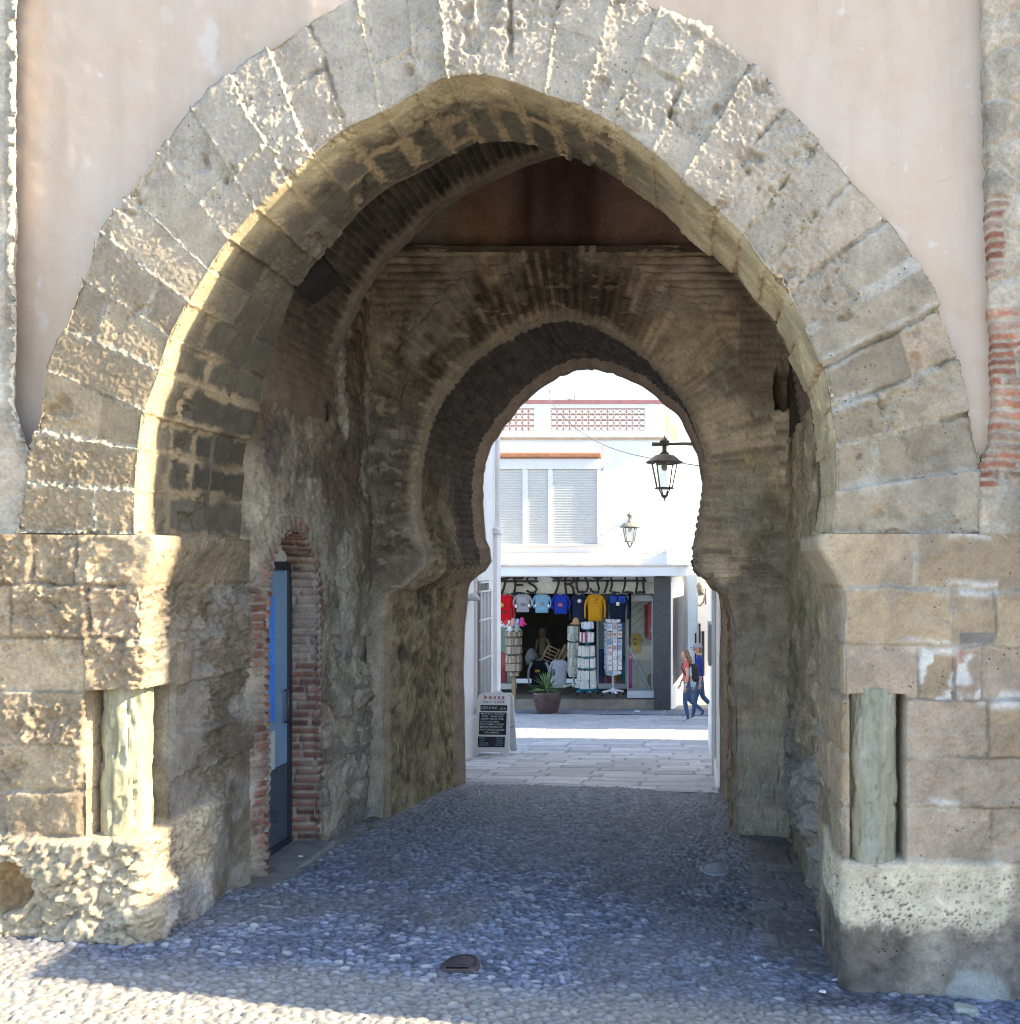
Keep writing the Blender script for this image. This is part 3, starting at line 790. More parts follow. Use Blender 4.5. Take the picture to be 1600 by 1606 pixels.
# --- brick vault behind the stone arch
VP = [(-2.72, .98), (-2.66, 1.5), (-2.52, 1.9), (-2.35, 2.19), (-2.14, 2.41), (-1.86, 2.67), (-1.48, 2.88), (-1.1, 3.03), (-.8, 3.08), (-.45, 3.02), (0, 2.75), (.42, 2.3), (.68, 1.7), (.80, .98)]
v2 = crom(VP, 40); v2[:, 1] += EYE
ln = np.concatenate([[0], np.cumsum(np.linalg.norm(np.diff(v2, axis=0), axis=1))])
ln2 = np.arange(0, ln[-1], .0115); v2 = np.stack([np.interp(ln2, ln, v2[:, 0]), np.interp(ln2, ln, v2[:, 1])], 1)
ys = np.concatenate([np.arange(Y1, 7.06, .014), np.linspace(7.06, 7.10, 5)])
P = np.stack([np.broadcast_to(v2[:, :1], (len(v2), len(ys))), np.broadcast_to(ys[None], (len(v2), len(ys))), np.broadcast_to(v2[:, 1:], (len(v2), len(ys)))], -1).copy()
T = np.broadcast_to(ln2[:, None], P.shape[:2])
d, t1, g1 = bricks(T + .006 * fP(P, 6, 2, 2), P[..., 1], .062, .27, 451)
b1 = fP(P, 2.4, 4, 452); b2 = fP(P, 16, 4, 453)
lip = sst(6.93, 6.99, P[..., 1] + .02 * b2)
h = -.016 * t1 - .022 * sst(.016, .005, d) + .010 * b2 + .012 * b1
nn = gnorm(P); sgn = np.sign(((np.array([-1, 6.2, 3.0]) - P) * nn).sum(-1, keepdims=True))
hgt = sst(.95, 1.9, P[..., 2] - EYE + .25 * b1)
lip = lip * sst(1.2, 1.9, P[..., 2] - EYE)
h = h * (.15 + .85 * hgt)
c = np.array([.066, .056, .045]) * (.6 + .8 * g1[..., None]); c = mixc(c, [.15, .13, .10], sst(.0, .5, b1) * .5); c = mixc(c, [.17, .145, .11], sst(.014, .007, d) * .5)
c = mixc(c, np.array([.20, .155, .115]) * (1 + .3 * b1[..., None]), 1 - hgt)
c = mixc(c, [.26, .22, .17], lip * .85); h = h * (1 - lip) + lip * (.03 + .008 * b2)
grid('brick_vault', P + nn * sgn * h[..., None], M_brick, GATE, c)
# ring wall between stone arch and vault, and hood in front of the dark tympanum
gap = MB(); gap.color(.10, .085, .065)
iv = np.linspace(0, len(I2) - 1, 80).astype(int); vv = np.linspace(0, len(v2) - 1, 80).astype(int)
for k in range(79):
    a, b_, c_, d_ = I2[iv[k]], I2[iv[k + 1]], v2[vv[k + 1]], v2[vv[k]]
    oa = lambda q, e: (q[0] * 1.0 + e[0], YF + SOF - .02, q[1] + e[1])
    gap.quad(oa(a, (0, 0)), oa(b_, (0, 0)), (c_[0] * 1.03, YF + SOF - .10, c_[1] + .03), (d_[0] * 1.03, YF + SOF - .10, d_[1] + .03))
gap.build('arch_backing', M_brick, GATE)
# near-black box standing in for the shade inside a putlog hole, left haunch
hole = MB(); hole.color(.012, .011, .010)
for sx in (0,):
    q = px(508, 447, 5.62)
    hole.box((-.115, -.10, -.10), (.115, .10, .10), M=Matrix.Translation(Vector(q) + Vector((-.07, 0, .06))) @ Matrix.Rotation(math.radians(-38), 4, 'Y'))
hole.build('hole_shade', M_brick, GATE)

# --- inner brick wall with its horseshoe arch
A = [(605, 1330), (604, 1100), (607, 950), (640, 915), (672, 885), (658, 830), (653, 750), (662, 694), (679, 645), (711, 594), (759, 547), (811, 517), (850, 503), (872, 498),
     (905, 500), (945, 513), (1002, 549), (1043, 592), (1076, 633), (1095, 682), (1104, 742), (1100, 800), (1089, 860), (1092, 893), (1118, 915), (1144, 953), (1151, 1040), (1155, 1214), (1152, 1345)]
B = [(575, 1330), (575, 1100), (575, 950), (575, 915), (575, 885), (575, 830), (575, 750), (575, 660), (575, 560), (575, 470), (575, 386), (720, 386), (810, 386), (872, 386),
     (940, 386), (1040, 386), (1255, 386), (1255, 480), (1255, 580), (1255, 660), (1255, 742), (1255, 800), (1255, 860), (1255, 893), (1255, 915), (1255, 953), (1255, 1040), (1255, 1214), (1255, 1345)]
C = [(731, 1262), (727, 1060), (733, 931), (748, 903), (769, 882), (760, 835), (757, 775), (759, 735), (769, 702), (791, 668), (825, 627), (869, 594), (895, 583), (916, 579),
     (937, 580), (968, 587), (1006, 605), (1041, 632), (1069, 660), (1093, 715), (1102, 762), (1099, 803), (1088, 860), (1089, 888), (1108, 905), (1128, 930), (1129, 990), (1129, 1100), (1129, 1270)]
nn_ = 26
def smooth_lin(p, n):
    q = crom(p, n); l = lin(p, n)
    i = np.arange(len(q)) / n
    sharp = np.minimum.reduce([np.abs(i - k) for k in (4, 22.6)])
    w_ = np.clip(sharp / .8, 0, 1)[:, None]
    return q * w_ + l * (1 - w_)
a2, b2_, c2 = smooth_lin(A, nn_), lin(B, nn_), smooth_lin(C, nn_)
kq = np.arange(len(a2)) / nn_
for arr_, sd in ((a2, 1), (c2, 2)):
    arr_ += np.stack([vn(kq * 4, kq * 0, kq * 0, sd), vn(kq * 4, kq * 0 + 3, kq * 0, sd)], 1) * 1.6
aw, bw, cw = toW(a2, 8.0), toW(b2_, 8.0), toW(c2, 10.0)
w = np.linspace(0, 1, 110) ** 1.15
XZ = aw[:, None, :] * (1 - w)[None, :, None] + bw[:, None, :] * w[None, :, None]
P = np.stack([XZ[..., 0], np.full(XZ.shape[:2], 8.0), XZ[..., 1]], -1)
X, Z = P[..., 0], P[..., 2]; zr = Z - EYE
b1 = fP(P, 2.6, 4, 471); b2 = fP(P, 13, 4, 472); b3 = fP(P, 45, 3, 473)
cx0, cz0 = -.98, .75                                     # centre of the horseshoe
ang = np.arctan2(zr - cz0, X - cx0); rad = np.hypot(X - cx0, zr - cz0)
dist = np.linalg.norm(XZ - aw[:, None, :], axis=-1)
d1, t1, g1 = bricks(Z + .01 * b1, X, .066, .29, 474); d2, t2, g2 = bricks(ang * 1.3, rad, .066, .60, 478)
radial = sst(.66, .60, dist + .05 * b1) * sst(.05, .25, zr - .12 - .0 * X) * sst(.25, .4, ang + .35 + (ang < -2) * 9 + (ang > 2) * 0)
d = np.where(radial > .5, d2, d1); t_ = np.where(radial > .5, t2, t1); g_ = np.where(radial > .5, g2, g1)
lft0 = sst(.2, -.9, X)
vis = sst(-.35, .25, fP(P, 1.7, 3, 481) + .15 + .25 * sst(-.3, .3, X))            # bricks more or less smeared over with mortar
h = np.maximum(vis, radial * lft0) * ((.012 + .008 * radial * lft0) * t_ - (.014 + .008 * radial * lft0) * sst(.018, .006, d + .004 * b3)) + .012 * b1 + .009 * b2 + .004 * b3
lft = sst(.2, -.9, X)
c = np.array([.53, .42, .305]) * (.55 + .8 * g_[..., None])
c = mixc(c, [.56, .46, .32], sst(.020, .008, d) * .7 * vis * (1 - radial * lft))
c = mixc(c, [.10, .085, .07], sst(.024, .012, d + .006 * b2) * radial * lft * .65 * sst(-.4, .2, b1 + .3))
c = mixc(c, [.50, .41, .275], (1 - vis) * .6)
soot = sst(.1, .8, 1.15 - dist - .35 * sst(-1.0, .0, X) + .35 * b1) * sst(-.9, -1.5, X - .4 * sst(.2, 1.6, zr) * 1.8) * sst(-.5, .05, zr)
c = mixc(c, [.045, .039, .032], soot * .85 * (.75 + .25 * sst(-.2, .2, b2)))
c = mixc(c, [.36, .30, .16], sst(.0, .45, fP(P, 2.1, 3, 485)) * sst(-.2, .4, X) * .5)
c = mixc(c, [.15, .132, .108], sst(.0, .45, fP(P, 1.6, 4, 486)) * .65)
c = mixc(c, [.44, .41, .35], sst(.15, .5, fP(P, 2.3, 4, 489)) * .45)
c = mixc(c, [.40, .335, .25], sst(-.1, -.5, zr) * sst(0, .3, X) * sst(-.1, .3, b1 + .2) * .6)
c = mixc(c, [.26, .26, .25], sst(-.1, -.4, zr) * sst(-2.3, -2.5, X) * .6)
c = mixc(c, [.42, .36, .27], sst(.55, .75, fP(P * np.array([.6, 1, 1.6]), 14, 3, 488)) * .5)
ed = sst(.10, .02, dist + .02 * b2)
h += ed * (-.012 + .006 * b2); c = mixc(c, [.37, .30, .22], ed * .85)
pkt = sst(.67, .70, X + .02 * b2) * sst(1.28, 1.33, zr + .03 * b2 - .25 * (X - .7)) * sst(1.62, 1.57, zr)
h = h * (1 - pkt) - .22 * pkt
P[..., 1] -= h
grid('inner_brick_wall', P, M_brick, GATE, c, flip=True)
# ledge on top of it
lg = MB(); lg.color(.13, .105, .08); zt = EYE + (CY - 386) / F * 8.0
lg.box((-2.85, 7.99, zt - .05), (1.0, 8.5, zt - .004)); lg.build('ledge', M_brick, GATE)

# --- soffit and jambs of the inner arch
us = np.concatenate([np.linspace(0, .035, 6), np.linspace(.045, .93, 120), np.linspace(.935, 1, 14)])
sh = np.array([(cw.mean(0))])
cdir = cw - np.array([-.99, EYE + .3]); cdir /= np.linalg.norm(cdir, axis=1, keepdims=True)
cdir[(cw[:, 1] < EYE)] = np.sign(cdir[(cw[:, 1] < EYE)][:, :1]) * np.array([1.0, 0])
cwo = cw + cdir * .085
P = np.zeros((len(aw), len(us), 3))
for k, u in enumerate(us):
    if u <= .93:
        q = aw + (cwo - aw) * u / .93 + (-.03 * min(u / .035, 1)) * cdir * (1 - u)
        Yk = 8.0 + u / .93 * 1.9
    else:
        f = (u - .93) / .07; q = cwo + (cw - cwo) * f; Yk = 9.9 + f * .14
    P[:, k, 0], P[:, k, 1], P[:, k, 2] = q[:, 0], Yk, q[:, 1]
U = np.broadcast_to(us[None], P.shape[:2]); zr = P[..., 2] - EYE
ln = np.concatenate([[0], np.cumsum(np.linalg.norm(np.diff(aw, axis=0), axis=1))])
T = np.broadcast_to(ln[:, None], P.shape[:2])
b1 = fP(P, 2.6, 4, 491); b2 = fP(P, 13, 4, 492); b3 = fP(P, 45, 3, 493)
d, t_, g_ = bricks(T + .006 * b1, P[..., 1], .066, .29, 494)
F1, F2, i1, i2 = voro(P[..., 1] + .03 * b1, P[..., 2] + .03 * b2, .13, .075, 497)
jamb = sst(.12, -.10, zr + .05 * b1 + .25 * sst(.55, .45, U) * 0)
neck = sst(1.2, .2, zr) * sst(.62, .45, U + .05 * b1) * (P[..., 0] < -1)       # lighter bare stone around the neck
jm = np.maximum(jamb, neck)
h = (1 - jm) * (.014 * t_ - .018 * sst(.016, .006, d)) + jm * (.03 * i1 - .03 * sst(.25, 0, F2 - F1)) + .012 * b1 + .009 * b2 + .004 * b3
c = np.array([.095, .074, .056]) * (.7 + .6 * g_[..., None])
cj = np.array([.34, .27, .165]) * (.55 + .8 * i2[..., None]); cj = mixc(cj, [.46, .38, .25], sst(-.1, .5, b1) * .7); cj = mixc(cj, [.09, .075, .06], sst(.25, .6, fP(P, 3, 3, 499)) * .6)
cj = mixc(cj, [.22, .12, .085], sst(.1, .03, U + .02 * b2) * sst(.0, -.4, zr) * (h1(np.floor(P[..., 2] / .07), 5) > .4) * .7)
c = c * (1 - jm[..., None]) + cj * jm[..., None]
lip = sst(.925, .935, U); c = mixc(c, [.42, .325, .25], lip * .9)  # rear lip painted paler in place of light bouncing in from the town
arrs = sst(.055, .03, U + .01 * b2); c = mixc(c, [.37, .31, .225], arrs * .85)  # front arris painted paler, as if catching the light
nn = gnorm(P); sgn = np.sign(((np.array([-.8, 9.0, 2.2]) - P) * nn).sum(-1, keepdims=True)); sgn[sgn == 0] = 1
h = h * (1 - .75 * lip) * (1 - .8 * arrs)
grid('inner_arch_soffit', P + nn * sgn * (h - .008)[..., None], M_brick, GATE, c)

# --- dark red tympanum above the inner arch
xs = np.arange(-2.8, .95, .03); zs = np.arange(EYE + 2.55, EYE + 4.3, .03)
X, Z = np.meshgrid(xs, zs, indexing='ij'); P = np.stack([X, np.full(X.shape, 8.16), Z], -1)
P[..., 1] -= .012 * fP(P, 3, 4, 511)
c = np.broadcast_to(np.array([.27, .172, .145]), P.shape) * (1 + .75 * fP(P * np.array([1, 1, .3]), 2.2, 4, 512)[..., None])
c = mixc(c, [.33, .31, .26], sst(.10, .5, fP(P * np.array([1, 1, .4]), 1.5, 3, 513)) * .8)
c = mixc(c, [.25, .12, .035], sst(.5, .1, np.hypot(X + 1.85, (Z - EYE - 2.85))) * .5)
grid('tympanum', P, stone_mat('stained_render', bump=.4, scale=30, var=.3), GATE, c)

# --- the rest of the gate's body: roof, flanks, rear face towards the town
M_rear = stone_mat('rear_render', bump=.3, scale=30, var=.2)
body = MB(); body.color(.36, .31, .25)
body.box((XLp, YF + .10, ZT - .02), (XRp, 10.0, ZT + .35))
body.box((XLp, YF + .12, -1), (XLp + .3, 10.0, ZT - .02)); body.box((XRp - .3, YF + .12, -1), (XRp, 10.0, ZT - .02))
body.build('roof', M_rear, GATE)
rear = MB(); rear.color(.40, .34, .27)
hole_ = [tuple(q) for q in cw[::4]]
rear.prism([(XLp, -1), (hole_[0][0], -1)] + hole_ + [(hole_[-1][0], -1), (XRp, -1), (XRp, ZT), (XLp, ZT)], 10.03, 10.06); rear.build('rear_wall', M_rear, GATE)
inn = MB(); inn.color(.07, .058, .045)
inn.box((-3.4, 7.1, EYE + 3.2), (1.6, 8.6, EYE + 4.2)); 
inn.v = []; inn.f = []; inn.c = []; inn.sm = []
inn.box((-3.2, 7.08, EYE + 4.15), (1.5, 8.4, EYE + 4.3)); inn.box((-2.98, 7.08, EYE + .9), (-2.76, 8.4, EYE + 4.15)); inn.box((.80, 7.08, EYE + .9), (1.05, 8.4, EYE + 4.15))
inn.box((-2.72, 7.10, EYE + 3.1), (.80, 7.16, EYE + 4.15))
inn.build('inner_chamber', M_brick, GATE)
bk = MB(); bk.color(.1, .09, .07); bk.box((-3.7, 5.2, -.6), (-3.06, 9.99, ZT - .03)); bk.box((1.06, 5.2, -.6), (1.7, 9.99, ZT - .03)); bk.box((-3.05, 5.0, EYE + 3.45), (1.05, 7.07, ZT - .03)); bk.box((-3.05, 8.3, EYE + 4.32), (1.05, 9.99, ZT - .03)); bk.build('wall_core', M_brick, GATE)
# ------------------------------------------------------------------ ground
M_cobble = stone_mat('pebble_paving', bump=.35, scale=90, var=.22, rough=.62, spec=.45)
M_pave = stone_mat('street_slabs', bump=.35, scale=45, var=.18, rough=.7, spec=.35)

# pebbles set on edge, from the plaza through the gate
ys = [3.3]
while ys[-1] < 10.12: ys.append(ys[-1] + .0021 * ys[-1])
ys = np.array(ys); xs = np.concatenate([np.arange(-5.4, -3.4, .02), np.arange(-3.4, 2.0, .0095), np.arange(2.0, 3.0, .02)])
Y, X = np.meshgrid(ys, xs, indexing='ij')
Zg = ground(X, Y)
wx = X + .05 * vn(X * 2.5, Y * 2.5, X * 0, 601); wy = Y + .05 * vn(X * 2.5, Y * 2.5, X * 0 + 5, 601)
F1, F2, i1, i2 = voro(wx + .35 * wy, wy - .12 * wx, .052, .032, 602, .95)
b1 = fbm(X, Y, X * 0, 1.3, 4, 605); b2 = fbm(X, Y, X * 0, 9, 3, 606)
dome = np.sqrt(np.clip(1 - (F1 / .68) ** 2, 0, 1)) * sst(.0, .16, F2 - F1)
h = dome * (.008 + .012 * i1) + .012 * b1 + .004 * b2
big = sst(.97, .985, i2)
tilt = (i2 - .5) * .010 * dome
h += big * .006
sb = np.array([.27, .315, .42])
c = sb * (.50 + .85 * i2[..., None] ** 1.5)
c = mixc(c, [.105, .11, .14], (i1 > .72) * .6)
c = mixc(c, [.46, .47, .49], (i2 > .93) * .75)
c = mixc(c, [.075, .085, .11], sst(.6, .2, dome) * .8)
c = mixc(c, [.17, .165, .165], sst(.0, .45, fbm(X, Y, X * 0, 1.1, 4, 608)) * .55)
c = mixc(c, c * .70, sst(.1, .5, fbm(X, Y * .5, X * 0, 1.9, 4, 609)) * .6)
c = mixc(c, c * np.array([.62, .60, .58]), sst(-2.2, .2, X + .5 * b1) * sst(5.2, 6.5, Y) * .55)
c = mixc(c, [.33, .31, .265], sst(4.6, 4.3, Y + .15 * b1) * .65)  # front band coloured paler and warmer to brighten the sunlit pebbles
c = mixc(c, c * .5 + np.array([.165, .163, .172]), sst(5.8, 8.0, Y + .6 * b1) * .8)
# slab gutters at the feet of the side walls
gl = sst(-2.32, -2.38, X + .05 * b1 + .10 * (Y - 9.2) * -1) * sst(8.0, 8.3, Y)
gr = sst(.34, .40, X + .03 * b1 - .02 * (Y - 5)) * sst(4.85, 5.0, Y) + sst(.02, .06, X - .0 * Y) * sst(8.6, 8.75, Y) * (X < .34)
gl2 = sst(-2.52, -2.56, X + .05 * b1) * sst(5.6, 5.8, Y)
gt = np.clip(gl + gr * .75 + gl2, 0, 1) * sst(-.45, .05, b2 + .35 * b1 + .25)
du, tu, gu = bricks(Y + .02 * b2, X, .23, .33, 611)
h = h * (1 - gt) + gt * (.008 + .004 * tu - .008 * sst(.02, .004, du) + .006 * b2)
cg = np.array([.19, .18, .17]) * (.7 + .6 * gu[..., None]); cg = mixc(cg, [.36, .34, .33], gl * .8); cg = mixc(cg, [.10, .10, .10], sst(.02, .006, du) * .6)
c = c * (1 - gt[..., None]) + cg * gt[..., None]
# worn wheel line across the passage and a darker patch by the right pier
darkp = sst(.5, .1, np.hypot((X - .75) / .9, (Y - 4.62) / .35) + .2 * b2); c = mixc(c, [.055, .055, .06], darkp * .75)
h += sst(.35, .0, np.hypot((X + 3.1) / 1.3, (Y - 4.75) / .5)) * .0
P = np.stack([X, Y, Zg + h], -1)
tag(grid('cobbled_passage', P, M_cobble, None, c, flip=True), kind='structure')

# town paving: long slabs, then the sunlit cross street
ys = [10.02]
while ys[-1] < 25.2: ys.append(ys[-1] + .0016 * ys[-1])
ys = np.array(ys); xs = np.arange(-5.5, 2.2, .022)
Y, X = np.meshgrid(ys, xs, indexing='ij')
b1 = fbm(X, Y, X * 0, .8, 4, 621); b2 = fbm(X, Y, X * 0, 7, 3, 622)
yy = Y - .13 * X
d, t_, g_ = bricks(yy + .015 * b2, X + .02 * b1, .34, .62, 623)
h = .010 * t_ + .004 * b2 - .014 * sst(.022, .006, d)
c = np.array([.50, .485, .495]) * (.78 + .4 * g_[..., None]) * (1 + .12 * b1[..., None]); c = mixc(c, [.07, .07, .075], sst(.022, .008, d) * .55 * sst(-.3, .2, b1 + .25))
st_ = sst(15.9, 16.3, Y); c = mixc(c, np.array([.37, .355, .345]) * np.ones(3), st_ * .55)
P = np.stack([X, Y, ground(X, Y) + h + .002], -1)
tag(grid('street_paving', P, M_pave, None, c, flip=True), kind='structure')

# slate tiled strip of pavement in front of the shop
ys = np.arange(24.1, 26.3, .03); xs = np.arange(-7, 2.5, .03)
Y, X = np.meshgrid(ys, xs, indexing='ij')
yy = Y + .18 * (X + 3)
d = np.minimum(np.abs(X / .78 - np.round(X / .78)) * .78, np.abs((yy - 24.6) / .95 - np.round((yy - 24.6) / .95)) * .95)
c = np.array([.19, .20, .225]) * (.8 + .4 * h2(np.floor(X / .78), np.floor((yy - 24.6) / .95), 9)[..., None]); c = mixc(c, [.33, .33, .34], sst(.035, .012, d))
P = np.stack([X, Y, ground(X, Y) + .02], -1)
tag(grid('pavement', P, M_pave, None, c, mask=(yy > 24.62), flip=True), kind='structure')

# one ground sheet below it all, out to the horizon
ys = np.concatenate([[-300, -80, -30], np.arange(-12, 40, .8), [45, 60, 90, 160, 400]]); xs = np.concatenate([[-300, -80, -30], np.arange(-12, 12.1, .8), [30, 80, 300]])
Y, X = np.meshgrid(ys, xs, indexing='ij')
P = np.stack([X, Y, ground(X, Y) - .035 - .10 * ((Y > 3.9) & (Y < 26))], -1)
c = np.broadcast_to(np.array([.30, .28, .245]), P.shape)
tag(grid('ground', P, M_pave, None, c, flip=True), kind='structure')
# plaza pebbles between the ground sheet and the detailed strip
# ------------------------------------------------------------------ materials for the town
M_white = paint_mat('white_lime_wash', (.80, .80, .795), rough=.85, var=.07, scale=1.2, bump=.2, bscale=14, dirt=((.60, .59, .57), .62))
M_vcol = paint_mat('painted_things', (.5, .5, .5), rough=.6, var=.06, scale=9, bump=.05, attr=True)
M_cloth = paint_mat('cloth', (.5, .5, .5), rough=.95, var=.16, scale=14, bump=.5, bscale=24, attr=True, spec=.1)
M_card = paint_mat('printed_card', (.5, .5, .5), rough=.45, var=.35, scale=26, bump=.02, attr=True)
M_iron = paint_mat('weathered_iron', (.20, .197, .17), rough=.6, var=.45, scale=14, bump=.3, bscale=90, dirt=((.20, .19, .165), .6))
M_granite = stone_mat('dark_granite', bump=.05, scale=110, var=.55, rough=.35, spec=.5)
M_black = paint_mat('black_rubber', (.02, .02, .022), rough=.7)
M_glass = glass_mat('shop_glass', refl=.03)
M_clear = glass_mat('lantern_glass', tint=(.93, .94, .90), refl=.02)
M_metalw = paint_mat('white_metal', (.72, .72, .72), rough=.4, var=.05, bump=.02)
M_alu = paint_mat('grey_aluminium', (.50, .51, .53), rough=.4, var=.08, bump=.02)
M_marble = stone_mat('beige_marble', bump=.05, scale=22, var=.30, rough=.4)
M_shutter = paint_mat('shutter_plastic', (.62, .61, .57), rough=.55, var=.04, bump=.02)
M_dark = paint_mat('shop_interior', (.05, .042, .036), rough=.9, var=.4, scale=2.2)
M_wood = paint_mat('pale_wood', (.36, .24, .13), rough=.6, var=.25, scale=8, streak=True)
M_tile = paint_mat('brown_stone_step', (.27, .225, .175), rough=.5, var=.28, scale=5, bump=.15)

YS = 26.2
def q(x, y, Y=YS): return px(x, y, Y)


def bx(mb, x0, y0, x1, y1, Ya, Yb, Y=None, bev=0):
    """box given by its front corners in the picture at depth Y, reaching from Ya to Yb"""
    Y = YS if Y is None else Y
    a, b = q(x0, y1, Y), q(x1, y0, Y)
    return mb.box((a[0], Ya, a[2]), (b[0], Yb, b[2]), bev=bev)


# ------------------------------------------------------------------ the shop building
SHOP = thing('shop_building', q(940, 1112), 'white two storey corner building with a roof terrace, roller shutters and a souvenir shop below', 'building')
XLs = -8.0
w = MB()
a = q(1046, 690); zl = q(0, 905)[2]
w.box((XLs, YS, zl), (a[0], YS + .35, q(0, 689)[2]))
w.box((XLs, YS + .35, q(0, 700)[2]), (a[0] + .25, YS + 7, q(0, 690)[2]))
wall = w.build('wall', M_white, SHOP)
w = MB()
w.add([(a[0], YS + .002, zl), (a[0] + .42, YS + 7, zl), (a[0] + .42, YS + 7, q(0, 690)[2]), (a[0], YS + .002, q(0, 690)[2]), (a[0] - .3, YS + .36, zl), (a[0], YS + 7, zl), (a[0], YS + 7, q(0, 690)[2]), (a[0] - .3, YS + .36, q(0, 690)[2])],
      [(0, 1, 2, 3), (4, 7, 6, 5), (0, 3, 7, 4), (1, 5, 6, 2), (3, 2, 6, 7), (0, 4, 5, 1)])
w.build('side_wall', M_white, SHOP)
# parapet with pierced tile screens
p = MB()
p0, p1 = q(0, 633)[2], q(0, 688)[2]
za, zb_ = q(0, 676)[2], q(0, 640)[2]
xe = q(1041, 0)[0]
p.box((XLs, YS + .02, p1), (xe, YS + .20, za)); p.box((XLs, YS + .02, zb_), (xe, YS + .20, p0 - .0))
for x0, x1 in ((838, 863), (1012, 1041)): p.box((q(x0, 0)[0], YS + .02, za), (q(x1, 0)[0], YS + .20, zb_))
par = p.build('parapet', M_white, SHOP)
cp = MB(); cp.box((XLs, YS - .02, p0), (xe + .05, YS + .25, p0 + .10)); cp.build('coping', paint_mat('red_coping', (.40, .18, .17), .8, var=.2), SHOP)
M_terra = paint_mat('terracotta', (.46, .20, .10), .85, var=.25, scale=8)
M_pinkt = paint_mat('tile_screen', (.50, .26, .17), .85, var=.2, scale=8)
for x0, x1 in ((700, 838), (863, 1012)):
    s = MB(); X0, X1 = q(x0, 0)[0], q(x1, 0)[0]; nX = max(1, round((X1 - X0) / .174)); dX = (X1 - X0) / nX; nZ = 4; dZ = (zb_ - za) / nZ
    for i in range(nX + 1): s.box((X0 + i * dX - .010, YS + .06, za), (X0 + i * dX + .010, YS + .15, zb_))
    for j in range(nZ + 1): s.box((X0, YS + .058, za + j * dZ - .012), (X1, YS + .152, za + j * dZ + .012))
    for i in range(nX):
        for j in range(nZ):
            cx_, cz_ = X0 + (i + .5) * dX, za + (j + .5) * dZ
            ring_ = [(cx_ + .066 * math.cos(t), YS + .1, cz_ + .062 * math.sin(t)) for t in np.linspace(0, 2 * math.pi, 9)]
            s.tube(ring_, .011, 4, caps=False)
    s.build('tile_screen', M_pinkt, SHOP)
s = MB(); s.box((XLs, YS - .06, q(0, 690)[2]), (a[0] + .02, YS + .02, q(0, 687)[2])); s.box((XLs, YS - .09, q(0, 687)[2]), (a[0] + .04, YS + .02, q(0, 686.2)[2])); s.build('cornice', paint_mat('ochre_cornice', (.55, .42, .30), .8, var=.2), SHOP)
# terrace return on the right: red tile screen lit by the sun
s = MB(); s.color(.6, .4, .2)
R0, R1 = np.array([xe, YS + .1]), np.array([xe + .34, YS + 4.2])
for z0, z1, cc in ((p1, za, None), (zb_, p0 + .08, None)):
    s.add([(R0[0], R0[1], z0), (R1[0], R1[1], z0), (R1[0], R1[1], z1), (R0[0], R0[1], z1), (R0[0] - .15, R0[1], z0), (R1[0] - .15, R1[1], z0), (R1[0] - .15, R1[1], z1), (R0[0] - .15, R0[1], z1)], [(0, 1, 2, 3), (4, 7, 6, 5), (0, 4, 5, 1), (3, 2, 6, 7), (0, 3, 7, 4), (1, 5, 6, 2)])
s.build('parapet_return', M_white, SHOP)
s = MB()
for i in range(14):
    t = i / 13; c0 = R0 + (R1 - R0) * t
    s.box((c0[0] - .10, c0[1] - .04, za), (c0[0] - .02, c0[1] + .04, zb_))
for j in range(4):
    z = za + (zb_ - za) * j / 4 + .06
    s.add([(R0[0] - .04, R0[1], z), (R1[0] - .04, R1[1], z), (R1[0] - .04, R1[1], z + .09), (R0[0] - .04, R0[1], z + .09), (R0[0] - .1, R0[1], z), (R1[0] - .1, R1[1], z), (R1[0] - .1, R1[1], z + .09), (R0[0] - .1, R0[1], z + .09)], [(0, 1, 2, 3), (4, 7, 6, 5), (0, 4, 5, 1), (3, 2, 6, 7)])
s.build('tile_screen', paint_mat('pale_tile_screen', (.62, .47, .30), .85, var=.2, scale=8), SHOP)
# window with three roller shutters
fr = MB()
bx(fr, 760, 720, 943, 736, YS - .07, YS - .001); bx(fr, 936.5, 736, 942, 856, YS - .06, YS - .001); bx(fr, 820, 736, 828, 853, YS - .05, YS - .001); bx(fr, 860, 736, 867, 853, YS - .05, YS - .001); bx(fr, 760, 853, 942, 857, YS - .08, YS - .001)
win = fr.build('window', M_metalw, SHOP, bev=.01)
for x0, x1 in ((760, 820), (828, 860), (867, 936.5)):
    s = MB(); z0, z1 = q(0, 853)[2], q(0, 736)[2]; X0, X1 = q(x0, 0)[0], q(x1, 0)[0]
    k = 46
    for i in range(k):
        za_, zb2 = z0 + (z1 - z0) * i / k, z0 + (z1 - z0) * (i + .86) / k
        s.add([(X0, YS - .006, za_), (X1, YS - .006, za_), (X1, YS - .022, (za_ + zb2) / 2), (X0, YS - .022, (za_ + zb2) / 2), (X1, YS - .008, zb2), (X0, YS - .008, zb2)], [(0, 1, 2, 3), (3, 2, 4, 5)])
    s.quad((X0, YS - .004, z0), (X1, YS - .004, z0), (X1, YS - .004, z1), (X0, YS - .004, z1))
    s.build('shutter', M_shutter, win, recalc=False)
s = MB(); bx(s, 700, 697, 943, 711, YS - .10, YS - .001); s.build('shutter_box', paint_mat('pale_pink_paint', (.74, .62, .60), .8), SHOP, bev=.01)
s = MB(); bx(s, 700, 711.5, 944, 718, YS - .20, YS - .001); s.build('tile_hood', M_terra, SHOP, bev=.02)
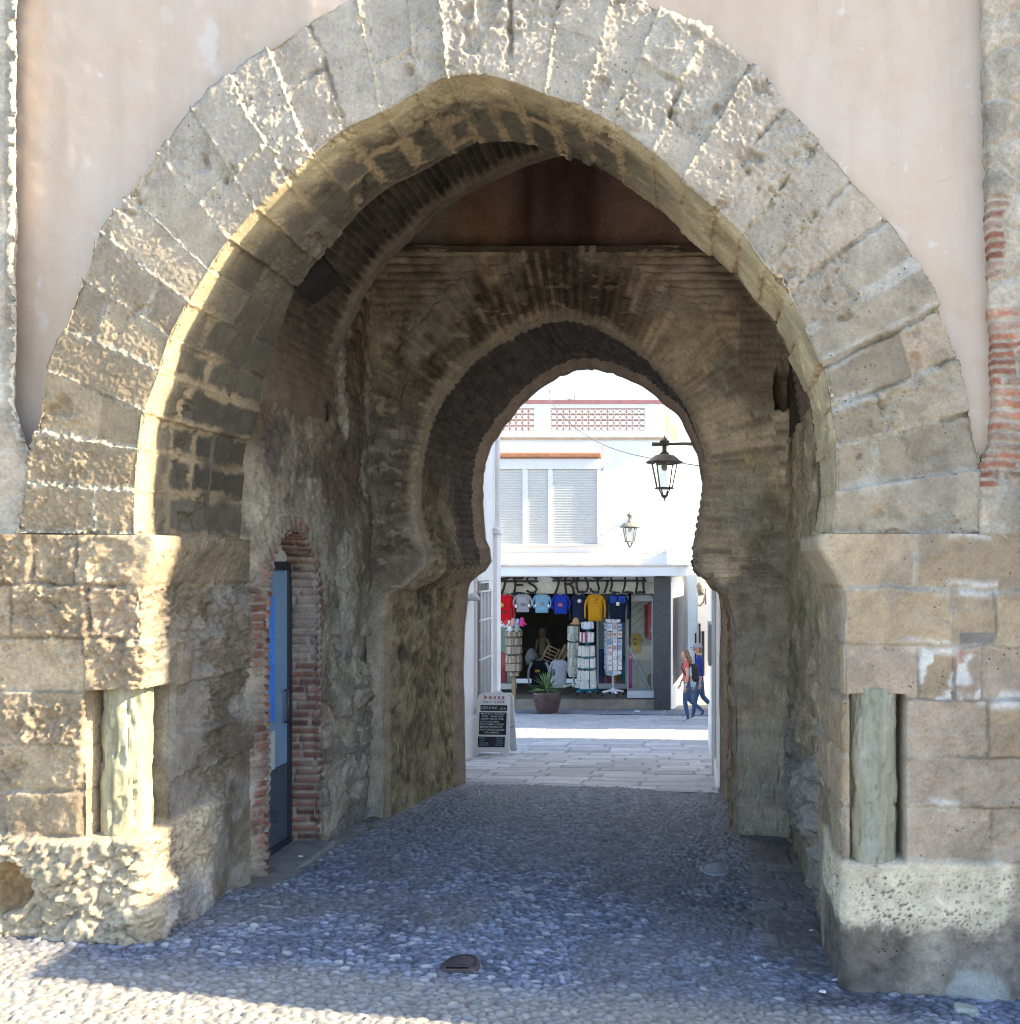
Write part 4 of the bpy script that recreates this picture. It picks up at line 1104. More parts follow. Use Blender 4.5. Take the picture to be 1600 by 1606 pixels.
# canopy over the shop front
s = MB()
A0, A1 = q(700, 0)[0], q(1078, 0)[0]
zt0, zt1 = q(0, 888.5)[2], q(0, 903)[2]
yf = YS - .85
pl = [(XLs, YS + .3), (XLs, yf)] + [(A1 - .35 + .35 * math.sin(t), yf + .35 - .35 * math.cos(t)) for t in np.linspace(0, math.pi / 2, 8)] + [(A1 + .35, YS + 5), (A1 - .5, YS + 5), (A1 - .5, YS + .3)]
k0 = q(0, 888, yf)[2]; k1 = q(0, 903, yf)[2]
s.prism(pl, k1, k0, 'xy'); s.build('canopy', M_white, SHOP)
s = MB(); pl2 = [(x * 1.0 + (0.05 if i not in (0,) else 0), y - .05) for i, (x, y) in enumerate(pl)]
s.prism(pl2, k0 + .002, k0 + .045, 'xy'); s.build('canopy_edge', paint_mat('stained_drip', (.62, .52, .42), .85, var=.3, scale=3), SHOP)
# granite pillar, steps, side return of the shop window
s = MB(); s.color(.050, .051, .055); bx(s, 1025.5, 905, 1052, 1118, YS - .35, YS + .2, Y=YS - .35); s.build('pillar', M_granite, SHOP, bev=.012)
gz = lambda X, Y: float(ground(X, Y))
s = MB(); zs0 = q(0, 1097, YS)[2]
s.box((XLs, YS + .0, gz(-5, YS) - .4), (q(1026, 0)[0], YS + 3.6, zs0), bev=.015); s.build('step', M_tile, SHOP)
s = MB(); s.box((XLs, YS + 1.45, q(0, 914, YS + 1.4)[2]), (q(1026, 0)[0], YS + 1.6, q(0, 895, YS + 1.4)[2] + .3)); s.build('soffit_wall', M_white, SHOP)
s = MB(); s.color(.70, .66, .54); b0 = q(0, 931, YS + .25)[2]; b1_ = q(0, 913.5, YS + .25)[2]
s.box((XLs, YS + .25, b0), (q(1026, 0)[0], YS + .33, b1_)); s.build('sign_band', M_marble, SHOP)
s = MB(); s.box((XLs, YS + .26, b1_ + .002), (q(1054, 0)[0], YS + .34, q(0, 896, YS + .25)[2])); s.build('canopy_underside', M_white, SHOP)

# lettering on its rail in front of the band
YL = YS + .10
M_letter = paint_mat('black_iron', (.022, .02, .02), .6, var=.3)
def stroke(mb, pts, r=.030):
    mb.tube([tuple(q(x, y, YL)) for x, y in pts], r, 6)
def arc(cx_, cy_, rx, ry, a0, a1, k=9): return [(cx_ + rx * math.cos(math.radians(t)), cy_ + ry * math.sin(math.radians(t))) for t in np.linspace(a0, a1, k)]
ru = MB()
for x0, x1, y in ((779, 844.5, 911.5), (866.5, 1014.5, 910.5)):
    a_, b_ = q(x0, y + 1.8, YL), q(x1, y - 1.6, YL); ru.box((a_[0], YL - .015, a_[2]), (b_[0], YL + .015, b_[2]))
rail = ru.build('sign_rail', M_letter, SHOP)
LET = [
    [[(779, 906), (781, 910), (779, 915)]], [[(779, 923), (781, 927), (781, 931)]],
    [[(779, 905), (786, 908), (795, 907), (801, 904)], [(790, 907), (792.5, 914), (790, 923), (787, 931)]],
    [[(803, 904.5), (810, 907.5), (818, 907), (822, 904)], [(805, 905), (808.5, 912), (808, 922), (806, 931)], [(808, 918), (815, 917.5), (820, 917.5)], [(802, 931.5), (810, 930), (818, 930), (824, 932)]],
    [[(840, 906), (834, 903.5), (828, 905.5), (826, 910), (831, 915), (838, 919), (842, 924), (839, 929), (832, 930), (826, 926)], [(840, 903), (841, 909)]],
    [[(864, 904), (871, 907), (879, 906.5), (885, 903.5)], [(875, 907), (876.5, 914), (874, 923), (871, 931)]],
    [[(887, 904), (886.5, 913), (887, 922), (888.5, 931)], [(887, 904), (895, 903.5), (901, 907), (900, 912), (894, 916), (887, 916.5)], [(894, 916.5), (899, 922), (900, 931)]],
    [[(907, 904), (904.5, 912), (904.5, 921), (907, 928), (913, 928.8), (920, 927.5), (922.5, 920), (921, 911), (917, 904)]],
    [[(928, 903), (934, 906.5), (942, 906.5), (948, 903.5)], [(938, 907), (937, 914), (939.5, 922), (938.5, 929), (932, 929), (927, 926), (926, 922)]],
    [[(953, 904), (952.5, 906.5)]], [[(953, 909), (952.5, 916), (950.5, 923), (948, 930)]],
    [[(958, 904), (960, 912), (959.5, 920), (957, 927), (962, 929.5), (972, 930)]],
    [[(980, 904), (981, 912), (979.5, 921), (977, 929), (985, 928.6), (993, 930)]],
    [[(998, 904), (1011, 904)], [(998.5, 904), (999.5, 914), (998.5, 923), (997, 930.5)], [(1010.5, 904), (1009, 914), (1009.5, 923), (1011, 930.5)], [(997, 930), (1004, 928.5), (1011, 930)]],
]
for strokes in LET:
    mb = MB()
    for sgs in strokes: stroke(mb, sgs, .036)
    mb.build('letter', M_letter, rail)

# shop windows: frames, glass, back of the shop
inn = MB()
inn.color(.035, .030, .027)
zc = q(0, 905, YS)[2]
inn.box((XLs, YS + 5.6, zs0 - .1), (q(1026, 0)[0] + .35, YS + 5.8, zc + .3)); inn.box((XLs, YS + .35, zc + .0), (q(1026, 0)[0], YS + 5.8, zc + .12)); inn.box((q(1026, 0)[0] + .25, YS + .5, zs0 - .1), (q(1026, 0)[0] + .35, YS + 5.6, zc))
inn.box((XLs, YS + 1.0, zs0), (XLs + .1, YS + 5.6, zc)); inn.build('shop_interior', M_dark, SHOP)
wf = MB()
YW = YS + .55
bx(wf, 983.5, 1084, 1026, 1095, YS - .02, YW + .05, Y=YS); bx(wf, 983.5, 935, 986, 1084, YW - .03, YW + .03, Y=YW); bx(wf, 1022, 935, 1025, 1084, YW - .03, YW + .03, Y=YW); bx(wf, 990, 933, 1022, 943, YW - .02, YW + .04, Y=YW)
wn = wf.build('display_window', M_alu, SHOP, bev=.012)
g = MB(); a_, b_ = q(986, 1084, YW), q(1022, 943, YW); g.quad((a_[0], YW, a_[2]), (b_[0], YW, a_[2]), (b_[0], YW, b_[2]), (a_[0], YW, b_[2])); g.build('pane', M_glass, wn, recalc=False)
g = MB(); g.color(.78, .75, .62); a_, b_ = q(990, 1086, YS + 1.5), q(1026, 930, YS + 1.5); g.box((a_[0], YS + 1.55, a_[2]), (b_[0] + .25, YS + 1.6, b_[2]))
for i in range(9):
    t = i / 9; g.color(.32, .30, .24); g.tube([(a_[0] + .02, YS + 1.545, a_[2] + 1.2 + t * 2.2), (b_[0], YS + 1.545, a_[2] + 1.75 + t * 2.2)], .008, 4)
g.build('slatted_backdrop', M_vcol, wn)
YW2 = YS + 1.55
wf = MB(); bx(wf, 938, 1072, 984, 1080, YW2 - .15, YW2 + .05, Y=YW2 - .1); bx(wf, 981, 930, 984, 1072, YW2 - .03, YW2 + .03, Y=YW2); bx(wf, 937, 930, 939, 1072, YW2 - .03, YW2 + .03, Y=YW2)
wn2 = wf.build('display_window', M_alu, SHOP, bev=.012)
g = MB(); a_, b_ = q(939, 1072, YW2), q(981, 930, YW2); g.quad((a_[0], YW2, a_[2]), (b_[0], YW2, a_[2]), (b_[0], YW2, b_[2]), (a_[0], YW2, b_[2])); g.build('pane', M_glass, wn2, recalc=False)
g = MB(); g.color(.22, .28, .31); a_, b_ = q(935, 1076, YW2 + .9), q(986, 930, YW2 + .9); g.box((a_[0], YW2 + .9, a_[2]), (b_[0], YW2 + .95, b_[2])); g.build('backdrop', M_vcol, wn2)
wf = MB(); bx(wf, 740, 1072, 808, 1081, YS + .15, YS + .5, Y=YS + .2); bx(wf, 803, 935, 808, 1072, YS + .2, YS + .26, Y=YS + .2); bx(wf, 800, 930, 806, 975, YS + .2, YS + .26, Y=YS + .2)
wn3 = wf.build('display_window', paint_mat('stone_sill', (.42, .40, .36), .6), SHOP, bev=.012)
g = MB(); a_, b_ = q(740, 1072, YS + .23), q(803, 935, YS + .23); g.quad((a_[0], YS + .23, a_[2]), (b_[0], YS + .23, a_[2]), (b_[0], YS + .23, b_[2]), (a_[0], YS + .23, b_[2])); g.build('pane', M_glass, wn3, recalc=False)
g = MB(); g.color(.26, .30, .25); a_, b_ = q(740, 1076, YS + 1.2), q(806, 930, YS + 1.2); g.box((a_[0], YS + 1.2, a_[2]), (b_[0], YS + 1.25, b_[2])); g.build('backdrop', M_vcol, wn3)
# glazed corner return running back from the pillar
c0, c1 = np.array([q(1052, 0)[0], YS + .2]), np.array([-.32, YS + 3.4])
def ret(mb, u0, u1, zb0, zb1, zt0_, zt1_, off=0.0):
    A_, B_ = c0 + (c1 - c0) * u0, c0 + (c1 - c0) * u1
    mb.add([(A_[0] + off, A_[1], zb0), (B_[0] + off, B_[1], zb1), (B_[0] + off, B_[1], zt1_), (A_[0] + off, A_[1], zt0_), (A_[0] + off - .06, A_[1], zb0), (B_[0] + off - .06, B_[1], zb1), (B_[0] + off - .06, B_[1], zt1_), (A_[0] + off - .06, A_[1], zt0_)],
           [(0, 1, 2, 3), (4, 7, 6, 5), (0, 4, 5, 1), (3, 2, 6, 7), (0, 3, 7, 4), (1, 5, 6, 2)])
z1082, z905 = q(0, 1080)[2], q(0, 905)[2]
s = MB(); ret(s, 0, 1, -3, -3, z1082, z1082 + .05); ret(s, 0, 1, q(0, 940)[2], q(0, 940)[2], z905, z905); ret(s, 0, .12, z1082, z1082, q(0, 940)[2], q(0, 940)[2], .005); s.build('corner_return', M_white, SHOP)
s = MB(); s.color(.03, .033, .045); ret(s, .12, 1.0, z1082, z1082 + .05, q(0, 940)[2], q(0, 940)[2]); s.build('corner_glass', paint_mat('dark_glass', (.025, .028, .04), .1, var=.2, spec=.6), SHOP)

# ------------------------------------------------------------------ white house on the left of the street
LW = thing('white_house', (-3.11, 12.5, gz(-3.1, 12.5)), 'white house wall with a tall barred window behind the sandwich board', 'building')
XW = -3.11; Ye = 15.15
s = MB(); s.box((XW - 3.0, 10.08, -2.5), (XW, Ye - .25, 8.0)); lw = s.build('wall', M_white, LW)
s = MB(); zc_ = EYE + (CY - 838) / F * Ye
s.box((XW - .4, Ye - .28, -2.5), (XW + .055, Ye, zc_)); s.box((XW - .4, Ye - .28, zc_), (XW - .0, Ye - .04, 8)); s.box((XW - .2, Ye - .32, zc_), (XW + .10, Ye + .03, zc_ + .06)); s.box((XW - .2, Ye - .34, zc_ + .06), (XW + .075, Ye + .02, zc_ + .10))
s.tube([(XW + .02, Ye - .10, zc_ + .1), (XW + .02, Ye - .10, 7.5)], .045, 10)
s.build('pilaster', M_white, LW, bev=.008)
s = MB(); s.box((XW, 10.08, -2.5), (XW + .03, Ye - .3, float(ground(XW, 12.5)) + .45)); s.build('skirting', M_white, LW, bev=.01)
y0w, y1w = 13.60, 14.36; zt_, zb2_ = EYE - .24, EYE - 1.98
s = MB(); s.box((XW - .02, y0w - .05, zb2_ - .06), (XW + .05, y1w + .05, zb2_)); s.box((XW - .02, y0w - .05, zb2_), (XW + .035, y0w, zt_)); s.box((XW - .02, y1w, zb2_), (XW + .035, y1w + .05, zt_)); s.box((XW - .02, y0w - .05, zt_), (XW + .05, y1w + .05, zt_ + .05))
wn = s.build('window', M_metalw, LW)
s = MB(); s.color(.15, .145, .135); s.box((XW - .002, y0w, zb2_), (XW + .006, y1w, zt_)); s.build('blind', M_vcol, wn)
s = MB()
for i in range(8):
    y = y0w + (y1w - y0w) * (i + .5) / 8; s.tube([(XW + .075, y, zb2_), (XW + .075, y, zt_ - .14)], .011, 6)
for z in (zb2_ + .03, zb2_ + .62, zb2_ + 1.18, zt_ - .15, zt_ - .02): s.box((XW + .06, y0w - .02, z - .012), (XW + .09, y1w + .02, z + .012))
s.build('grille', M_metalw, wn)
s = MB(); s.color(.45, .46, .47); s.lathe([(.10, 0), (.09, .05), (.03, .10)], (XW + .06, 13.22, EYE - .50), 12); s.build('wall_cap', M_vcol, LW)

# ------------------------------------------------------------------ white house on the right of the street
RW = thing('white_house', (.27, 13.5, gz(.27, 13.5)), 'white house wall seen edge on beside the right jamb of the gate', 'building')
XR2 = .275; YR1 = 16.55
s = MB(); s.box((XR2, 10.08, -2.5), (XR2 + 5, YR1, 6.9)); s.build('wall', M_white, RW, bev=.03)
s = MB(); s.box((XR2 - .03, 10.08, -2.5), (XR2, YR1 - .4, float(ground(.3, 13)) + .35), bev=.012); s.build('skirting', M_white, RW)
s = MB(); s.color(.20, .21, .23); s.box((XR2 - .05, 14.6, EYE - 1.55), (XR2 + .01, 15.5, EYE - .92)); s.build('wall_board', M_vcol, RW)
s = MB(); s.tube([(XR2 - .03, 11.6, -1), (XR2 - .03, 11.6, 6.5)], .028, 8); s.build('drainpipe', M_white, RW)

# off to the right: the house whose shadow lies over the shop, and an added unseen block that shades the gate front
FH = thing('corner_house', (5, 24, gz(5, 24)), 'plain white house standing off to the right of the cross street', 'building')
s = MB(); M4 = Matrix.Translation((3.4, 19.3, 0))
s.box((0, 0, -3), (8, 8.4, 4.9), M=M4); s.build('wall', M_white, FH)
TW = thing('shade_block', (3.2, 5.0, 0), 'unseen stone block added to the right of the gate to shade its front', 'shadow block')
s = MB(); s.color(.36, .31, .24); s.box((2.62, 4.585, -1), (5.6, 7.5, 9.5)); s.build('shade_block_wall', M_rubble, TW)
s = MB(); s.color(.36, .31, .24); s.box((2.62, 3.84, -1), (5.6, 4.58, EYE + 1.42), bev=.03); s.build('shade_block_foot', M_rubble, TW)  # low front part, shaped for the shadow edge it throws on the ground

# houses beyond, up the alley
B1 = thing('alley_house', q(1084, 1100, 33), 'white house far up the alley with two dark doorways behind the couple', 'building')
s = MB(); Yb = 36.0
s.box((px(1073, 0, Yb)[0], Yb, -4), (px(1150, 0, Yb)[0], Yb + 6, px(0, 690, Yb)[2])); s.build('wall', M_white, B1)
s = MB(); s.box((px(1094, 0, 30)[0], 29.6, -4), (px(1094, 0, 30)[0] + 3, Yb - .01, px(0, 880, 30)[2])); s.build('wing', M_white, B1)
for x0, x1, y0, y1 in ((1090, 1092, 993, 1045), (1096, 1099, 978, 1060), (1101, 1105, 990, 1060)):
    d = MB(); d.color(.03, .03, .035); yy_ = 29.55 if x0 > 1093 else Yb - .04; a_, b_ = px(x0, y1, yy_), px(x1, y0, yy_); d.box((a_[0], yy_, a_[2]), (b_[0], yy_ + .08, b_[2])); d.build('doorway', M_vcol, B1)
B2 = thing('back_house', px(1095, 1000, 55), 'pale house far behind the corner building, its top beside the lantern arm', 'building')
s = MB(); Yb = 55.0; s.box((px(1050, 0, Yb)[0], Yb, -6), (px(1130, 0, Yb)[0], Yb + 8, px(0, 700, Yb)[2])); s.build('wall', M_white, B2)
s = MB(); s.color(.5, .5, .5); a_, b_ = px(1069, 760, Yb - .1), px(1082, 728, Yb - .1); s.box((a_[0], Yb - .1, a_[2]), (b_[0], Yb + .1, b_[2])); s.build('window', M_vcol, B2)

# ------------------------------------------------------------------ lanterns
def lantern(name, top, bot, xc_, Y, label, arm):
    """four sided street lantern hanging from a bracket; top and bot are picture heights"""
    zt, zb = px(0, top, Y)[2], px(0, bot, Y)[2]; H = zt - zb; X = px(xc_, 0, Y)[0]
    o = thing(name, (X, Y, zb), label, 'lantern', 'street lanterns')
    c = (X, Y, zb)
    k = H
    s = MB()
    s.lathe([(.05 * k, .70 * k), (.075 * k, .715 * k), (.05 * k, .74 * k), (.035 * k, .76 * k), (.035 * k, .83 * k), (.055 * k, .85 * k), (.055 * k, .875 * k), (.08 * k, .89 * k), (.06 * k, .925 * k), (.02 * k, .95 * k), (.006 * k, 1.0 * k)], c, 14)
    s.build('finial', M_iron, o)
    s = MB(); s.lathe([(.275 * k, .572 * k), (.285 * k, .585 * k), (.265 * k, .60 * k), (.235 * k, .615 * k), (.20 * k, .65 * k), (.14 * k, .69 * k), (.06 * k, .71 * k)], c, 20); s.build('hood', M_iron, o)
    ru, rl, zu, zl_ = .225 * k, .135 * k, .57 * k, .195 * k
    s = MB()
    cu = [(math.cos(math.pi / 4 + i * math.pi / 2 + .25), math.sin(math.pi / 4 + i * math.pi / 2 + .25)) for i in range(4)]
    for x, y in cu: s.tube([(X + x * ru, Y + y * ru, zb + zu), (X + x * rl, Y + y * rl, zb + zl_)], .012 * k, 6)
    for r_, z_ in ((ru, zu), (rl, zl_)):
        for i in range(4):
            a_, b_ = cu[i], cu[(i + 1) % 4]; s.tube([(X + a_[0] * r_, Y + a_[1] * r_, zb + z_), (X + b_[0] * r_, Y + b_[1] * r_, zb + z_)], .014 * k, 6)
    s.lathe([(.145 * k, .185 * k), (.15 * k, .20 * k), (.10 * k, .205 * k)], c, 16)
    for x, y in cu: s.tube([(X + x * .10 * k, Y + y * .10 * k, zb + .19 * k), (X + x * .045 * k, Y + y * .045 * k, zb + .09 * k)], .010 * k, 6)
    s.lathe([(.004 * k, 0), (.012 * k, .04 * k), (.05 * k, .075 * k), (.055 * k, .09 * k)], c, 12)
    s.build('cage', M_iron, o)
    g = MB()
    for i in range(4):
        a_, b_ = cu[i], cu[(i + 1) % 4]; f = .99
        g.quad((X + a_[0] * ru * f, Y + a_[1] * ru * f, zb + zu), (X + b_[0] * ru * f, Y + b_[1] * ru * f, zb + zu), (X + b_[0] * rl * f, Y + b_[1] * rl * f, zb + zl_), (X + a_[0] * rl * f, Y + a_[1] * rl * f, zb + zl_))
    g.build('glass', M_clear, o, recalc=False)
    g = MB(); g.color(.62, .62, .56); g.lathe([(.02 * k, .57 * k), (.045 * k, .54 * k), (.05 * k, .50 * k), (.03 * k, .465 * k), (.004 * k, .455 * k)], c, 12); g.build('bulb', M_vcol, o)
    if arm == 'side':
        s = MB(); z = zb + .86 * k
        s.box((X - .19 * k, Y - .03 * k, z - .028 * k), (X + .06 * k, Y + .03 * k, z + .022 * k))
        s.tube([(X + .05 * k, Y, z), (X + .28 * k, Y, z + .008 * k), (X + .42 * k, Y, z + .0 * k), (X + .52 * k, Y, z - .04 * k), (X + .60 * k, Y, z - .12 * k)], [.022 * k, .022 * k, .026 * k, .028 * k, .03 * k], 8); s.build('bracket', M_iron, o)
    else:
        s = MB(); z = zb + .88 * k; s.tube([(X, Y, z), (X, YS + .02, z - .02)], .028 * k, 8); s.tube([(X, Y + .05, z - .05), (X, (Y + YS) / 2, z - .22), (X, YS + .02, z - .35)], .016 * k, 6); s.build('bracket', M_iron, o)
    return o


lantern('wall_lantern', 682, 786, 1042.5, 10.45, 'large weathered iron lantern hanging from an arm at the right edge of the gate opening', 'side')
lantern('wall_lantern', 802, 861, 988, 25.55, 'smaller iron lantern on the white shop wall beside the roller shutters', 'wall')
o = thing('wall_lantern', px(1099, 935, 28.5), 'small scrolled iron lantern bracket high in the alley above the couple', 'lantern', 'street lanterns')
s = MB(); Yq = 29.0
qq = lambda x, y: tuple(px(x, y, Yq))
s.tube([qq(1095, 933), qq(1108, 931)], .035, 6); s.tube([qq(1095, 949), qq(1098, 950), qq(1103, 945), qq(1106, 934)], .03, 6); s.tube([qq(1107, 922), qq(1107, 948)], .03, 6)
s.build('bracket', M_iron, o)
s = MB(); cz = px(1098.5, 931, Yq); s.lathe([(.07, 0), (.10, .08), (.13, .22), (.09, .30), (.02, .36)], tuple(cz), 8); s.build('cage', M_iron, o)

# aerials and cable on the roof
M_wire = paint_mat('grey_wire', (.16, .16, .17), .5)
o = thing('tv_aerial', q(901, 632, 28), 'thin roof aerial with one crossbar above the tile screen', 'aerial')
s = MB(); Yq = 28.0; s.tube([tuple(px(901, 640, Yq)), tuple(px(900.5, 582, Yq))], .016, 6); s.build('mast', M_wire, o)
s = MB(); s.tube([tuple(px(889, 626, Yq)), tuple(px(914, 629, Yq))], .012, 6); s.build('crossbar', M_wire, o)
o = thing('tv_aerial', q(862, 632, 28), 'short knobbed roof aerial left of the crossbar aerial', 'aerial')
s = MB(); s.tube([tuple(px(862, 640, Yq)), tuple(px(862, 606, Yq))], .010, 6); s.build('mast', M_wire, o)
s = MB(); s.lathe([(.01, -.05), (.03, 0), (.01, .05)], tuple(px(862, 614, Yq)), 8); s.build('knob', M_wire, o)
o = thing('cable', px(1097, 730, 11), 'thin black cable slung across the street in front of the white corner building', 'cable')
s = MB(); A_, B_ = px(846, 606, 24), px(1100, 731, 11.5)
pts = [A_ + (B_ - A_) * t + np.array([0, 0, -.55 * math.sin(math.pi * t) * (1 - .2 * t)]) for t in np.linspace(0, 1, 16)]
s.tube([tuple(p_) for p_ in pts], .007, 6); s.build('wire', M_wire, o)
# taller wall closing the alley on the left behind the shop
s = MB(); s.box((-.9, YS + 7.05, -4), (-.22, YS + 9, EYE + 3.2)); s.build('wing_wall', M_white, B1)
# small fittings on the shop's facade
s = MB(); s.tube([tuple(q(944, y, YS - .03)) for y in (858, 800, 740, 700)], .014, 6); s.tube([tuple(q(x, y, YS - .03)) for x, y in ((780, 866), (830, 867), (900, 866), (1000, 868), (1046, 866))], .012, 6)
s.build('wall_cable', paint_mat('painted_cable', (.62, .62, .62), .7), SHOP)
s = MB(); bx(s, 938, 843, 944, 853, YS - .10, YS - .002); s.build('shutter_motor', M_metalw, SHOP, bev=.01)
s = MB(); bx(s, 946, 732, 948.5, 737, YS - .06, YS - .002); s.build('junction_box', M_alu, SHOP)
# ------------------------------------------------------------------ clothes
def cloth_grid(name, outline, Y, thick, colr, parent, seed, stripe=None):
    """a hanging garment panel: closed outline in picture points, puffed front and back"""
    o2 = np.array([q(x, y, Y)[[0, 2]] for x, y in outline]); cen = o2.mean(0)
    rings = np.linspace(1, 0, 9)
    V, Fs, Cc = [], [], []
    nO = len(o2)
    for sgn in (-1, 1):
        b = len(V)
        for t in rings:
            for p_ in o2:
                r = cen + (p_ - cen) * t
                d = (1 - t ** 2.2) ** .5 * thick * .5
                d += .040 * fbm(np.array(r[0] + .25 * r[1]), np.array(r[1] * .3), np.array(seed * 1.0), 8, 3, 5) * (1 - t ** 4)
                V.append((r[0], Y + sgn * d, r[1]))
        for i in range(len(rings) - 1):
            for j in range(nO):
                k = (j + 1) % nO; f = [b + i * nO + j, b + i * nO + k, b + (i + 1) * nO + k, b + (i + 1) * nO + j]
                Fs.append(f if sgn < 0 else f[::-1])
    m = MB(); m.color(*colr); m.add(V, Fs, smooth=True)
    return m.build(name, M_cloth, parent)


def sweatshirt(cx_, y0, y1, wd, colr, label, Y, sl=1.0, print_=None, seed=1, hanger=True, sleeve_col=None, name='sweatshirt', cat='sweatshirt', group='sweatshirts hanging along the shop front', short=False):
    h = y1 - y0; a = wd / 2
    o = thing(name, q(cx_, y1, Y), label, cat, group)
    body_ = [(cx_ - a * .30, y0), (cx_ - a * .12, y0 + h * .035), (cx_ + a * .12, y0 + h * .035), (cx_ + a * .30, y0), (cx_ + a * .66, y0 + h * .06), (cx_ + a * .74, y0 + h * .20), (cx_ + a * .70, y0 + h * .5), (cx_ + a * .66, y0 + h * .8), (cx_ + a * .64, y1),
             (cx_, y1 + h * .008), (cx_ - a * .64, y1), (cx_ - a * .66, y0 + h * .8), (cx_ - a * .70, y0 + h * .5), (cx_ - a * .74, y0 + h * .20), (cx_ - a * .66, y0 + h * .06)]
    cloth_grid('body', body_, Y, .13, colr, o, seed)
    for sg in (-1, 1):
        e = .45 if short else .9
        pts = [q(cx_ + sg * a * .60, y0 + h * .10, Y), q(cx_ + sg * a * .84, y0 + h * .30, Y - .01), q(cx_ + sg * a * .93, y0 + h * (.30 + .25 * e), Y - .02), q(cx_ + sg * a * .90 * sl, y0 + h * e * sl, Y - .02)]
        wpx = wd / 57. * .5
        m = MB(); m.color(*(sleeve_col or colr)); m.tube([tuple(p_) for p_ in crom(pts, 4)], list(np.linspace(.20, .13, 13) * wpx * 1.15), 10, squash=.55); m.build('sleeve', M_cloth, o)
    m = MB(); m.color(*[v * .7 for v in colr]); c = q(cx_, y0 + h * .02, Y - .02)
    m.tube([(c[0] + .065 * math.cos(t) * wd / 27, c[1] - .03 * math.sin(t), c[2] + .02 * math.sin(t) - .015) for t in np.linspace(math.pi, 2 * math.pi, 9)], .016, 6); m.build('collar', M_cloth, o)
    if hanger:
        m = MB(); m.color(.3, .3, .3); t = q(cx_, y0 - 3, Y); m.tube([tuple(q(cx_ - a * .5, y0 + h * .05, Y)), tuple(q(cx_, y0 + 1, Y)), tuple(q(cx_ + a * .5, y0 + h * .05, Y))], .012, 5); m.tube([tuple(q(cx_, y0 + 1, Y)), tuple(t)], .008, 5); m.build('hanger', M_vcol, o)
    if print_:
        for (dx, dy, w_, h_, cl) in print_:
            m = MB(); m.color(*cl); cc_ = q(cx_ + dx, y0 + dy, Y); m.lathe([(.02, 0), (1, .2), (.9, .8), (.02, 1)], (0, 0, 0), 12)
            m.v = [(cc_[0] + v[0] * w_ / 57.25 / 2, Y - .085 + v[2] * .02, cc_[2] + v[1] * h_ / 57.25 / 2) for v in m.v]; m.build('print', M_vcol, o)
    return o


YG = YS + .06
sweatshirt(792, 932, 975, 30, (.55, .012, .018), 'red sweatshirt with a yellow heart badge, first of the hanging row', YG, 1.05, [(-5, 17, 9, 8, (.75, .45, .05)), (-5.5, 17, 5, 4, (.05, .02, .02)), (-2, 27, 13, 3, (.25, .03, .04))], 1)
sweatshirt(820, 931.5, 960, 31, (.33, .32, .35), 'light grey hooded sweatshirt hanging between the red and the pale blue one', YG, .82, [(1, 16.5, 9, 3, (.16, .16, .18)), (-9.5, 19, 3.5, 6, (.75, .75, .78)), (10.5, 18, 3.5, 6, (.75, .75, .78))], 2)
sweatshirt(850, 931.5, 961, 31, (.20, .37, .50), 'pale blue hooded sweatshirt in the hanging row', YG, .84, [(0, 15, 8, 4, (.30, .28, .25)), (-9.5, 18.5, 3.5, 5, (.75, .75, .78)), (11, 18.5, 3.5, 5.5, (.75, .75, .78))], 3)
sweatshirt(879.5, 931.5, 963, 31, (.018, .045, .30), 'royal blue sweatshirt with a small red print in the hanging row', YG, .85, [(0, 17, 8, 7, (.45, .10, .16)), (3, 18, 2, 2, (.7, .7, .8))], 4)
sweatshirt(908, 931, 980, 31, (.016, .022, .045), 'navy sweatshirt with a round white badge beside the mustard one', YG + .03, .95, [(1.5, 11.5, 6.5, 6.5, (.62, .55, .58)), (1.5, 11.5, 3, 3, (.5, .12, .15))], 5)
sweatshirt(933.5, 931.5, 974, 34, (.50, .235, .015), 'mustard yellow sweatshirt in the hanging row', YG - .03, 1.0, [(2, 8, 4, 5, (.6, .14, .04)), (1, 14, 8, 1.2, (.30, .10, .02))], 6)
o = sweatshirt(969, 930.5, 976, 36, (.014, .018, .034), 'navy fleece jacket with bright blue shoulders, last of the hanging row', YG, 1.0, None, 7)
m = MB(); m.color(.022, .06, .27)
for sg in (-1, 1):
    pl = [(969 + sg * 1, 935), (969 + sg * 12, 934), (969 + sg * 12.5, 945), (969 + sg * 6, 946.5), (969 + sg * 1, 942)]; Pq = [q(x, y, YG) for x, y in pl]
    m.add([(p_[0], YG - .075, p_[2]) for p_ in Pq] + [(p_[0], YG - .05, p_[2]) for p_ in Pq], [list(range(5)), [(i + 5) for i in range(5)][::-1]] + [[i, (i + 1) % 5, (i + 1) % 5 + 5, i + 5] for i in range(5)])
m.build('yoke', M_cloth, o)
m = MB(); m.color(.62, .62, .55); a_, b_ = q(967, 949.5, YG), q(972, 944, YG); m.box((a_[0], YG - .09, a_[2]), (b_[0], YG - .08, b_[2])); m.build('price_tag', M_vcol, o)

